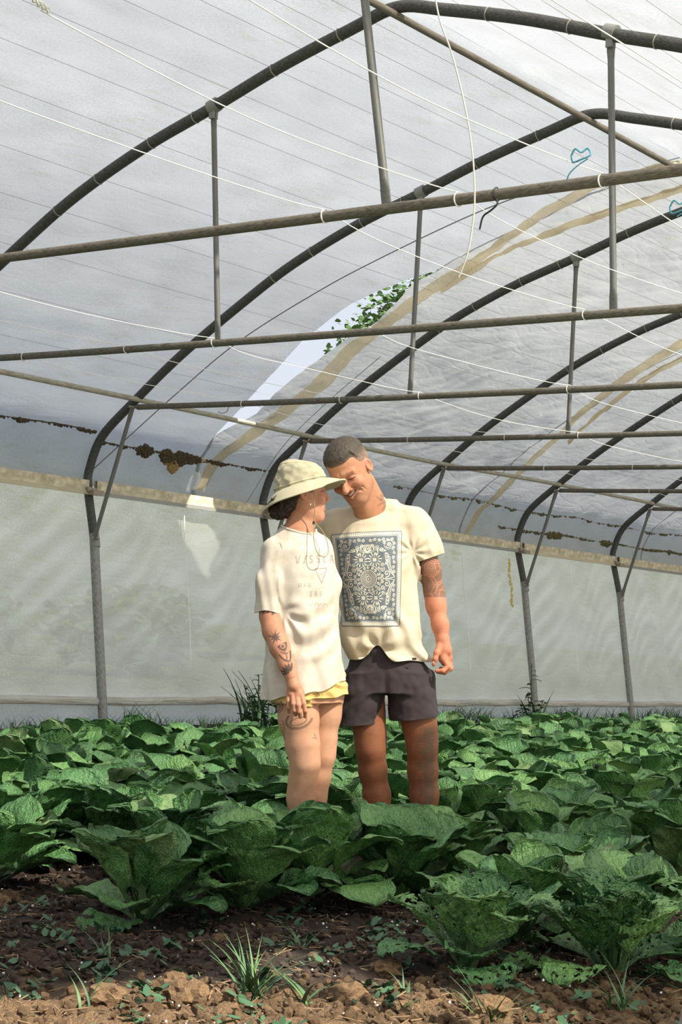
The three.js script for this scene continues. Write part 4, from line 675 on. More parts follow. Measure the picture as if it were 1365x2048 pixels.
// ================================================================ the man
{
  const man = person('bareheaded person in cream rug-print t-shirt and dark shorts, head bent down, smiling', [-0.9389, 0.0, 0.2067]);
  const H = { O: [-0.2014, 1.624, 0.13], rx: 0.40, ry: -0.50, rz: 0.30, s: 1.07 }, hd = headField({ smile: 1 }), head = within(H.O, 0.16, turned(hd, H.O, H.rx, H.ry, H.rz, H.s)), hloc = toHead(H.O, H.rx, H.ry, H.rz, H.s);
  const neck = join(0.03, cone([-0.0858, 1.442, -0.02], [-0.1557, 1.581, 0.075], 0.064, 0.058), cone([-0.1261, 1.436, 0.02], [-0.1705, 1.529, 0.1], 0.05, 0.04));
  const torso = stack([[[-0.0479, 0.7568, 0], 0.12, 0.08], [[-0.0519, 0.8248, -0], 0.138, 0.088], [[-0.0703, 1, 0], 0.134, 0.088], [[-0.0866, 1.187, 0], 0.155, 0.11], [[-0.0967, 1.333, -0.005], 0.155, 0.10], [[-0.0984, 1.407, -0.015], 0.14, 0.078], [[-0.0941, 1.455, -0.02], 0.09, 0.055], [[-0.0918, 1.502, -0.025], 0.04, 0.04]]);
  const A = [[[0.0666, 1.397, -0.02], 0.050], [[0.1037, 1.313, -0.015], 0.047], [[0.1261, 1.229, -0.01], 0.0455], [[0.1465, 1.135, -0.01], 0.0375], [[0.1538, 1.079, 0.005], 0.0375], [[0.1687, 1, 0.03], 0.031], [[0.1779, 0.9386, 0.045], 0.0262]];
  const armR = chain(A, 0.03);
  const wr = [0.1779, 0.9386, 0.045], pm = [0.1873, 0.8812, 0.055];
  const handR = within([0.1788, 0.8731, 0.06], 0.1, join(0.007, cone(wr, [0.1855, 0.8976, 0.052], 0.027, 0.03), cone([0.1727, 0.8977, 0.06], [0.1784, 0.8609, 0.065], 0.02, 0.02), cone([0.1921, 0.8975, 0.045], [0.2005, 0.8646, 0.04], 0.021, 0.019),
    chain([[[0.1643, 0.9141, 0.065], 0.015], [[0.1508, 0.8856, 0.085], 0.0125], [[0.1441, 0.8613, 0.092], 0.0105], [[0.138, 0.8388, 0.09], 0.0085]], 0.008),
    chain([[[0.1802, 0.8609, 0.07], 0.0125], [[0.1976, 0.8285, 0.085], 0.0110], [[0.1744, 0.8124, 0.095], 0.0100], [[0.1502, 0.8123, 0.09], 0.0085]], 0.005),
    chain([[[0.1914, 0.8566, 0.055], 0.0125], [[0.2072, 0.8219, 0.062], 0.0110], [[0.1841, 0.8058, 0.07], 0.0095], [[0.1575, 0.8078, 0.068], 0.0085]], 0.005),
    chain([[[0.2005, 0.8584, 0.04], 0.0115], [[0.2107, 0.8235, 0.04], 0.0105], [[0.1897, 0.8134, 0.045], 0.0092], [[0.1692, 0.8216, 0.045], 0.0082]], 0.005),
    chain([[[0.2054, 0.8685, 0.028], 0.0100], [[0.212, 0.8396, 0.02], 0.0090], [[0.1953, 0.8335, 0.022], 0.0080], [[0.1787, 0.8417, 0.024], 0.0072]], 0.005)));
  const armL = chain([[[-0.2718, 1.402, -0.04], 0.06], [[-0.3314, 1.255, -0.13], 0.048], [[-0.3911, 1.128, -0.16], 0.042], [[-0.4349, 1.022, -0.06], 0.03], [[-0.4421, 1.001, -0.02], 0.028]], 0.03);
  const leg = (q) => chain(q, 0.035);
  const legL = leg([[[-0.1431, 0.7526, 0], 0.088], [[-0.133, 0.6296, 0.01], 0.068], [[-0.1209, 0.5523, 0.02], 0.060], [[-0.119, 0.4913, 0.025], 0.0555], [[-0.1104, 0.4036, -0], 0.053], [[-0.0938, 0.3, -0.015], 0.0515], [[-0.0755, 0.1779, -0.01], 0.042], [[-0.0634, 0.0353, -0.01], 0.036]]);
  const legR = leg([[[0.0432, 0.7526, -0], 0.090], [[0.0755, 0.6296, 0.01], 0.070], [[0.0892, 0.5564, 0.02], 0.062], [[0.093, 0.4951, 0.022], 0.0575], [[0.0958, 0.4036, -0], 0.0575], [[0.1024, 0.3, -0.015], 0.055], [[0.1059, 0.1779, -0.01], 0.044], [[0.1075, 0.0454, -0.01], 0.038]]);
  const feet2 = join(0.03, cone([-0.0632, 0.0218, -0.02], [-0.0915, 0.0241, 0.15], 0.04, 0.028), cone([0.1079, 0.0299, -0.02], [0.1238, 0.032, 0.15], 0.042, 0.028));
  const body = (x, y, z) => { let d = smin(head(x, y, z), neck(x, y, z), 0.025); d = smin(d, torso(x, y, z), 0.03); d = smin(d, armR(x, y, z), 0.02); d = smin(d, handR(x, y, z), 0.012); d = smin(d, armL(x, y, z), 0.035); d = smin(d, legL(x, y, z), 0.03); d = smin(d, legR(x, y, z), 0.03); return smin(d, feet2(x, y, z), 0.03); };
  // tattoos drawn in ink on the skin
  const sleeveInk = sampler(220, 340, (g, W, Hh) => { g.fillStyle = 'rgba(0,0,0,0.85)'; g.fillRect(0, 0, W, Hh * 0.945); g.globalCompositeOperation = 'destination-out'; g.strokeStyle = 'rgba(0,0,0,0.8)'; g.lineWidth = 5; for (const [x, y, r, a, b] of [[90, 120, 62, 0, 6.3], [92, 122, 46, 0.4, 5.6], [94, 122, 28, 1, 6.9], [94, 122, 12, 0, 6.3], [30, 250, 80, 4.2, 6.2], [30, 260, 105, 4.4, 6.3], [210, 300, 90, 3.1, 4.7], [210, 310, 65, 3.1, 4.7], [210, 320, 120, 3.2, 4.7], [120, 20, 60, 0.3, 2.6], [120, 10, 85, 0.4, 2.7], [210, 70, 70, 1.8, 3.6], [215, 75, 48, 1.6, 3.9], [160, 330, 60, 3.3, 5.9], [70, 330, 34, 3.1, 6.2]]) { g.beginPath(); g.arc(x, y, r, a, b); g.stroke(); } g.globalCompositeOperation = 'source-over'; for (let i = 0; i < 160; i++) { g.fillStyle = 'rgba(0,0,0,0.25)'; g.beginPath(); g.arc(R(0, W), R(0, Hh * 0.93), R(2, 7), 0, 6.3); g.fill(); } });
  const neckInk = sampler(160, 160, (g) => { g.strokeStyle = 'rgba(0,0,0,0.6)'; g.fillStyle = 'rgba(0,0,0,0.42)'; g.lineWidth = 5; for (const [x, y, r] of [[92, 52, 34], [92, 52, 18], [112, 96, 26]]) { g.beginPath(); g.arc(x, y, r, 0, 6.3); g.stroke(); } for (let i = 0; i < 7; i++) { g.beginPath(); g.ellipse(92 + 38 * Math.cos(i * 0.9), 52 + 38 * Math.sin(i * 0.9), 20, 10, i * 0.9, 0, 6.3); g.fill(); } for (const [x, y, a] of [[40, 60, 0.4], [50, 100, 2.6], [80, 130, 2.2]]) { g.beginPath(); g.ellipse(x, y, 34, 11, a, 0, 6.3); g.fill(); } });
  const legInk = sampler(200, 420, (g, W, Hh) => { g.strokeStyle = 'rgba(0,0,0,0.6)'; g.fillStyle = 'rgba(0,0,0,0.45)'; g.lineWidth = 5; for (let i = 0; i < 26; i++) { const y = 30 + i * 15; g.beginPath(); g.moveTo(70 + 26 * Math.sin(i), y); g.bezierCurveTo(100, y - 26, 120, y + 26, 165 + 20 * Math.sin(i * 2.3), y - 6); g.stroke(); g.beginPath(); g.ellipse(110 + 40 * Math.sin(i * 1.7), y + 6, 20, 8, i, 0, 6.3); g.fill(); } g.fillRect(96, 40, 60, 330); });
  const p0 = [0.0759, 1.312, 0], p1 = [0.2103, 1.104, 0], q0 = [-0.1006, 1.552, 0], q1 = [-0.0278, 1.468, 0], l0 = [0.0324, 0.6086, 0], l1 = [0.1693, 0.1994, 0];
  const tanned = [0.46, 0.215, 0.125], arms = [0.50, 0.195, 0.115], legsC = [0.23, 0.088, 0.044];
  const hairC = [0.06, 0.048, 0.04];
  const col = (x, y, z, nx, ny, nz) => {
    const h = hloc(x, y, z); let c = hyp(...h) < 0.15 && h[1] > -0.13 ? faceColor(h, tanned, { hair: hairC, stubble: true }, 1) : (y < [-1.654, 0.732, -0][1] ? legsC : x > 0.02 && y < [-1.661, 1.27, 0][1] ? arms : tanned).map((v) => v * (1 + 0.07 * n3(x * 30, y * 30, z * 30) + 0.06 * n3(x * 190, y * 190, z * 190)));
    let k = 0; if (nz > -0.5) { k = Math.max(x > [0.0569, 1.208, -0][0] ? 0.80 * sleeveInk((x - p0[0]) / (p1[0] - p0[0]), (p0[1] - y) / (p0[1] - p1[1])) : 0, 0.95 * neckInk((x - q0[0]) / (q1[0] - q0[0]), (q0[1] - y) / (q0[1] - q1[1])) * (hyp(...h) > 0.1 ? 1 : 0), 0.88 * legInk((x - l0[0]) / (l1[0] - l0[0]), (l0[1] - y) / (l0[1] - l1[1]))); }
    return c.map((v, q) => lerp(v, [0.085, 0.075, 0.06][q], k));
  };
  const bx = (a, b, za, zb) => [[Math.min(a[0], b[0]), Math.min(a[1], b[1]), za], [Math.max(a[0], b[0]), Math.max(a[1], b[1]), zb]];
  const parts = [net(body, ...bx([-0.3407, 1.797, -0], [-0.0071, 1.416, 0], -0.12, 0.31), 0.0024), net(body, ...bx([0.0615, 1.354, 0], [0.2399, 0.7733, -0], -0.09, 0.14), 0.003), net(body, ...bx([-0.2259, 0.7012, 0], [0.1951, -0.0081, 0], -0.1, 0.2), 0.004), net(body, ...bx([-0.4654, 1.479, 0], [0.1463, 0.6703, 0], -0.25, 0.16), 0.011)];
  mesh('body', mergeGeometries(parts.map((g) => paint(g, col))), skinMat, man);
  // cropped hair: longer on top, faded at the sides
  const line = (h) => { const ax = Math.abs(h[0]); return h[1] - (h[2] > 0 ? lerp(0.066 + 0.010 * (ax > 0.035 ? (ax - 0.035) / 0.03 : 0), 0.028, sst(0.052, 0.078, ax) * sst(0.075, 0.02, h[2])) : lerp(0.024, -0.035, sst(-0.01, -0.06, h[2]))); };
  const scalp = ell([0, 0.036, -0.012], [0.077, 0.092, 0.098]);
  const hairF = turned((x, y, z) => { const top = sst(0.045, 0.10, y), th = lerp(0.003, 0.012, top) * (0.25 + 0.75 * sst(0, 0.03, line([x, y, z]))) * (1 + 0.06 * n3(x * 60, y * 40, z * 40) + 0.10 * n3(x * 260, y * 120, z * 110)); return Math.max(scalp(x, y, z) - th, -(line([x, y, z]) + 0.003 * n2(x * 160, z * 160)) * 0.9); }, H.O, H.rx, H.ry, H.rz, H.s);
  mesh('hair', paint(net(hairF, ...bx([-0.3407, 1.81, 0], [-0.1007, 1.521, 0], -0.03, 0.28), 0.0026), (x, y, z) => { const h = hloc(x, y, z), side = sst(0.085, 0.035, h[1]), nz = n3(h[0] * 160, h[1] * 90, h[2] * 120), b = 0.027 + 0.014 * nz + 0.03 * Math.max(0, n3(h[0] * 420, h[1] * 160, h[2] * 160)); const skin = [0.36, 0.22, 0.16]; return [b * 1.1 + 0.015, b * 0.92 + 0.008, b * 0.82].map((v, q) => lerp(v, skin[q], 0.8 * side * (0.7 + 0.3 * nz))); }), hairMat, man);

  // t-shirt
  const shirtT = stack([[[-0.0458, 0.7526, -0], 0.180, 0.130], [[-0.0499, 0.8558, 0.005], 0.177, 0.131], [[-0.0685, 0.9384, 0.01], 0.164, 0.128], [[-0.0869, 1.104, 0.01], 0.163, 0.128], [[-0.0991, 1.249, 0.005], 0.172, 0.130], [[-0.105, 1.343, -0.005], 0.182, 0.126], [[-0.1047, 1.413, -0.015], 0.172, 0.105], [[-0.0961, 1.476, -0.025], 0.13, 0.082], [[-0.0917, 1.523, -0.03], 0.085, 0.07]]);
  const sl = (a, b, c) => join(0.02, cone(a, b, 0.070, 0.063), cone(b, c, 0.063, 0.066));
  const slR = sl([0.069, 1.422, -0.025], [0.1038, 1.333, -0.015], [0.1345, 1.246, -0.01]), slL = sl([-0.2676, 1.408, -0.035], [-0.31, 1.306, -0.1], [-0.3399, 1.212, -0.135]);
  const knot = [-0.0897, 0.9064, 0.125], pull = [0.0547, 1.299, 0.06];
  const shirtF = (x, y, z) => {
    let d = smin(shirtT(x, y, z), slR(x, y, z), 0.05); d = smin(d, slL(x, y, z), 0.05);
    const kx = x - knot[0], ky = y - knot[1], kr = hyp(kx, ky), ka = Math.atan2(kx, ky), front = sst(-0.02, 0.05, z);
    d += front * (0.020 * Math.exp(-kr * kr / 0.0018) - 0.010 * Math.cos(ka * 5 + 0.6) * sst(0.008, 0.05, kr) * Math.exp(-kr * kr / 0.022));
    const rx = x - pull[0], ry = y - pull[1], rr = hyp(rx, ry), ra = Math.atan2(ry, rx);
    d -= 0.004 * Math.sin(ra * 9) * Math.exp(-rr * rr / 0.008) * sst(0.01, 0.04, rr);
    d -= 0.0075 * n3(x * 7, y * 3.2, z * 6) + 0.006 * Math.sin((y * 1.2 + x * 2.4) * 26 + 3 * n2(x * 4, y * 4)) * sst([-1.659, 1.146, 0][1], [-1.657, 0.9798, 0][1], y) + 0.002 * n3(x * 18, y * 9, z * 16);
    d -= 0.005 * Math.sin((x * 3 + y) * 38) * sst(0.10, 0.14, x) * sst([-1.661, 1.25, 0][1], [-1.661, 1.312, 0][1], y) * 0.5;
    return d;
  };
  const col0 = [-0.1281, 1.546, 0.02], hemY = [-1.655, 0.8516, 0][1], sa = [0.132, 1.279, 0], sdir = [0.33, -0.944];
  const keepShirt = (x, y, z) => {
    const hem = y - (hemY + 0.012 * sst(-0.05, -0.24, x) + 0.062 * Math.exp(-((x - knot[0]) ** 2) / 0.0016) * sst(0, 0.06, z) + 0.004 * Math.sin(x * 40));
    const sR = slR(x, y, z) < shirtT(x, y, z) - 0.004 ? -((x - sa[0]) * sdir[0] + (y - sa[1]) * sdir[1]) : 1;
    const neckHole = hyp((x - col0[0]) / 1.0, (y - col0[1] - 0.02 - 0.25 * (x - col0[0])) / 0.95, (z - 0.02) * 0.3) - 0.088;
    const sL = z < -0.03 && x < -0.22 ? y - [-1.66, 1.208, -0][1] : 1;
    return Math.min(hem, sR, neckHole, sL);
  };
  const shirtG = clip(net(shirtF, ...bx([-0.4135, 1.573, -0], [0.209, 0.8042, -0], -0.26, 0.17), 0.0052), keepShirt);
  const cream = cotton([0.76, 0.655, 0.50]);
  const shirt = mesh('t_shirt', flatUV(solid(shirtG, 0.003)), cream, man); shirt.userData.label = 'cream cotton t-shirt with a rolled neck band';
  // neck band and hem as real folded edges along the cut
  const rim = (pick, r, name) => { // rope of little beads would look wrong: trace the cut loop instead
    const p = shirtG.attributes.position, ed = new Map(), I = shirtG.index.array; for (let i = 0; i < I.length; i += 3) for (let q = 0; q < 3; q++) { const a = I[i + q], b = I[i + (q + 1) % 3], k = Math.min(a, b) + '_' + Math.max(a, b); ed.set(k, ed.has(k) ? null : [a, b]); }
    const next = new Map(); for (const e of ed.values()) if (e && pick(p.getX(e[0]), p.getY(e[0]), p.getZ(e[0])) && pick(p.getX(e[1]), p.getY(e[1]), p.getZ(e[1]))) next.set(e[0], e[1]);
    let best = []; const used2 = new Set(); for (const s of next.keys()) { if (used2.has(s)) continue; const l = []; let c = s; while (c !== undefined && !used2.has(c)) { used2.add(c); l.push(c); c = next.get(c); } if (l.length > best.length) best = l; }
    const pts = best.filter((_, i) => i % 4 === 0).map((i) => [p.getX(i), p.getY(i), p.getZ(i)]); if (pts.length > 6) mesh(name, tube(pts, r, pts.length * 3, 7, true), cream, shirt);
  };
  rim((x, y, z) => y > [-1.663, 1.395, 0][1] && x < sa[0] - 0.09 && x > -0.25, 0.0062, 'neck_band');
  // the print: an ornamental rug-like panel
  const a0 = [-0.2854, 1.376, 0.12], a1 = [0.0115, 1.39, 0.12], a2 = [0.0003, 0.9918, 0.12], a3 = [-0.2383, 0.9918, 0.12];
  const uvShirt = (x, y) => { const v = (a0[1] - y) / (a0[1] - a3[1]), l = lerp(a0[0], a3[0], v), r = lerp(a1[0], a2[0], v), u = (x - l) / (r - l); return [u, 1 - (v + 0.035 * u * (1 - v))]; };
  const rug = canvasTex(1024, 1340, (g, W, Hh) => {
    const ink = 'rgba(98,106,116,0.97)', pale = '#e6ddc8'; g.clearRect(0, 0, W, Hh); const rr = (x, y, w, h, r) => { g.beginPath(); g.roundRect(x, y, w, h, r); };
    rr(14, 14, W - 28, Hh - 28, 26); g.fillStyle = 'rgba(222,212,192,0.9)'; g.fill(); g.lineWidth = 11; g.strokeStyle = ink; g.stroke();
    rr(62, 62, W - 124, Hh - 124, 6); g.fillStyle = ink; g.fill(); g.lineWidth = 5; g.strokeStyle = pale; rr(74, 74, W - 148, Hh - 148, 4); g.stroke();
    g.fillStyle = ink; for (let x = 50; x < W - 40; x += 31) for (const y of [38, Hh - 38]) { g.beginPath(); g.moveTo(x - 11, y - 10); g.lineTo(x + 11, y - 10); g.lineTo(x, y + 6); g.fill(); g.fillRect(x - 3, y + 9, 6, 6); }
    for (let y = 60; y < Hh - 50; y += 31) for (const x of [38, W - 38]) { g.beginPath(); g.moveTo(x - 10, y - 11); g.lineTo(x - 10, y + 11); g.lineTo(x + 6, y); g.fill(); g.fillRect(x + 9, y - 3, 6, 6); }
    g.strokeStyle = pale; g.fillStyle = pale; g.lineCap = 'round';
    const spiral = (x, y, r, a, dir, lw = 6) => { g.lineWidth = lw * 1.3; g.beginPath(); for (let i = 0; i <= 40; i++) { const t = i / 40, q = a + dir * t * 9, k = r * (1 - t * 0.92); g[i ? 'lineTo' : 'moveTo'](x + Math.cos(q) * k, y + Math.sin(q) * k); } g.stroke(); };
    const drop = (x, y, L, w, a) => { g.save(); g.translate(x, y); g.rotate(a); g.beginPath(); g.moveTo(0, 0); g.bezierCurveTo(w, -L * 0.3, w, -L * 0.8, 0, -L); g.bezierCurveTo(-w * 0.2, -L * 0.7, -w * 0.2, -L * 0.3, 0, 0); g.fill(); g.restore(); };
    const quarter = () => { // drawn four times, mirrored
      for (let i = 0; i < 6; i++) { spiral(150 + i * 62, 118 + (i % 2) * 10, 25, i % 2 ? 3.1 : 0, i % 2 ? -1 : 1, 5); }
      for (let i = 0; i < 7; i++) { spiral(118 + (i % 2) * 10, 180 + i * 66, 25, i % 2 ? 1.5 : 4.6, i % 2 ? -1 : 1, 5); }
      spiral(200, 200, 48, 0.5, 1); spiral(262, 160, 26, 2, -1); g.lineWidth = 5; g.strokeRect(186, 186, 28, 28); g.beginPath(); g.ellipse(200, 200, 64, 64, 0, 0, 6.3); g.stroke();
      // stalk with long leaves at the side
      g.lineWidth = 8; g.beginPath(); g.moveTo(212, 330); g.bezierCurveTo(196, 440, 262, 520, 118, 640); g.stroke(); for (let i = 0; i < 11; i++) { const t = i / 10, x = lerp(222, 140, t * t), y = lerp(350, 616, t); drop(x - 4, y, 66 - 26 * t, 9, -2.3 - 0.2 * t); drop(x + 6, y - 14, 44, 12, 0.9); }
      // flower with a square heart
      g.lineWidth = 8; g.strokeRect(388, 384, 44, 40); g.strokeRect(400, 396, 20, 16); for (let i = 0; i < 13; i++) { const a = -2.9 + i * 0.47; drop(410 + Math.cos(a - 1.57) * 44, 404 + Math.sin(a - 1.57) * 44, 62 + 12 * (i % 2), 15, a); } for (let i = 0; i < 9; i++) { const a = -2.2 + i * 0.42; drop(330 + Math.cos(a - 1.57) * 70 - 20, 380 + Math.sin(a - 1.57) * 100, 42, 19, a - 0.8); }
      for (let i = 0; i < 5; i++) drop(330 + i * 44, 290 - 14 * Math.sin(i), 48, 15, -1.2 + 0.5 * i); spiral(478, 260, 34, 0, -1, 6); spiral(440, 210, 30, 2, 1, 6); spiral(370, 232, 32, 1, 1, 5); spiral(300, 262, 34, 3, -1, 6); g.lineWidth = 5; for (let k = 0; k < 4; k++) { g.beginPath(); g.ellipse(512, 250, 22 + k * 34, 34 + k * 8, 0, 1.57, 4.71); g.stroke(); }
      spiral(232, 600, 52, 1.2, 1, 9); spiral(300, 540, 36, 4, -1, 7); spiral(352, 520, 26, 0, 1, 6); spiral(296, 480, 30, 3, 1, 6); g.lineWidth = 8; g.beginPath(); g.moveTo(112, 652); g.bezierCurveTo(200, 660, 270, 700, 316, 640); g.stroke(); spiral(300, 630, 24, 1, -1, 6);
      for (let i = 0; i < 26; i++) { const x = 150 + ((i * 197) % 350), y = 150 + ((i * 331) % 470); if (hyp(x - 512, y - 670) < 190) continue; g.beginPath(); g.arc(x, y, 3.5, 0, 6.3); g.fill(); }
    };
    for (const [sx, sy] of [[1, 1], [-1, 1], [1, -1], [-1, -1]]) { g.save(); g.translate(sx < 0 ? W : 0, sy < 0 ? Hh : 0); g.scale(sx, sy); quarter(); g.restore(); }
    const cx = W / 2, cy = Hh / 2; g.translate(cx, cy); g.scale(1.17, 1.17); g.translate(-cx, -cy); g.fillStyle = ink; g.beginPath(); g.arc(cx, cy, 172, 0, 6.3); g.fill(); g.strokeStyle = g.fillStyle = pale; for (const [r, w] of [[166, 6], [106, 6], [98, 3], [60, 5]]) { g.lineWidth = w; g.beginPath(); g.arc(cx, cy, r, 0, 6.3); g.stroke(); }
    for (let i = 0; i < 16; i++) { const a = i / 16 * 6.283; spiral(cx + Math.cos(a) * 136, cy + Math.sin(a) * 136, 20, a, i % 2 ? 1 : -1, 5); drop(cx + Math.cos(a) * 18, cy + Math.sin(a) * 18, 38, 9, a + 1.57); } for (let i = 0; i < 44; i++) { const a = i / 44 * 6.283; g.beginPath(); g.arc(cx + Math.cos(a) * 84, cy + Math.sin(a) * 84, 4.4, 0, 6.3); g.fill(); g.beginPath(); g.arc(cx + Math.cos(a) * 71, cy + Math.sin(a) * 71, 3, 0, 6.3); g.fill(); } g.beginPath(); g.arc(cx, cy, 10, 0, 6.3); g.fill();
  });
  rug.wrapS = rug.wrapT = THREE.ClampToEdgeWrapping;
  const pr = mesh('shirt_print', printOn(shirtG, uvShirt, [0, 0, 1]), new THREE.MeshStandardMaterial({ map: rug, roughness: 0.9, transparent: true, alphaTest: 0.35, polygonOffset: true, polygonOffsetFactor: -1 }), shirt); pr.userData.label = 'slate blue ornamental rug print on the chest';
  mesh('hem_label', box(0.018, 0.010, 0.002).translate(...[0.0568, 0.8618, 0.126]), std([0.03, 0.03, 0.03], 0.7), shirt);

  // shorts
  const sh = join(0.03, stack([[[-0.048, 0.7218, 0], 0.176, 0.13], [[-0.0437, 0.8042, -0], 0.172, 0.122], [[-0.056, 0.8599, -0], 0.152, 0.106], [[-0.06, 0.9591, 0], 0.14, 0.095]]),
    stack([[[-0.1764, 0.5576, 0.005], 0.105, 0.112], [[-0.1701, 0.6089, 0.005], 0.103, 0.112], [[-0.1597, 0.7115, 0], 0.102, 0.115], [[-0.143, 0.8042, 0], 0.095, 0.11]]), stack([[[0.0631, 0.5678, 0.005], 0.108, 0.114], [[0.0592, 0.6294, 0.005], 0.104, 0.113], [[0.0513, 0.7115, -0], 0.102, 0.115], [[0.0392, 0.8042, -0], 0.098, 0.11]]));
  const mid = [-0.0603, 0.7485, -0];
  const shortsF = (x, y, z) => { let d = sh(x, y, z); d += 0.012 * Math.exp(-((x - mid[0]) ** 2) / 0.0002) * sst(mid[1] + 0.10, mid[1] - 0.02, y); d -= 0.005 * n3(x * 6, y * 9, z * 6) + 0.003 * Math.sin((y + 0.4 * Math.abs(x - mid[0])) * 70 + 4 * n2(x * 5, y * 4)) * (0.5 + 0.5 * n2(x * 3, y * 3)) + 0.0015 * n3(x * 22, y * 22, z * 20); return d; };
  const shortsG = clip(net(shortsF, ...bx([-0.3088, 0.9756, -0], [0.2078, 0.5368, 0], -0.16, 0.17), 0.006), (x, y, z) => Math.min(y - (x < mid[0] ? [-1.652, 0.5922, 0][1] + 0.012 * (x - mid[0] + 0.2) / 0.2 - 0.012 * (z > 0 ? 1 : -1) * Math.min(1, Math.abs(z) / 0.1) * 0.5 : [-1.652, 0.6086, 0][1] + 0.02 * (x - mid[0]) / 0.2 - 0.006 * Math.sign(z) * Math.min(1, Math.abs(z) / 0.1)), [-1.656, 0.9301, 0][1] - y));
  const shorts = mesh('shorts', flatUV(solid(shortsG, 0.003)), new THREE.MeshStandardMaterial({ color: rgb(0.036, 0.026, 0.030), roughness: 0.9, bumpMap: rep(weave, 20, 20), bumpScale: 0.001, side: THREE.DoubleSide }), man); shorts.userData.label = 'dark aubergine shorts';
  mesh('thumbnail', ell2([0.1376, 0.8471, 0.0985], [0.0055, 0.007, 0.002]), std([0.62, 0.36, 0.27], 0.4), man);
}
function ell2(c, r) { return new THREE.SphereGeometry(1, 12, 8).scale(...r).translate(...c); }
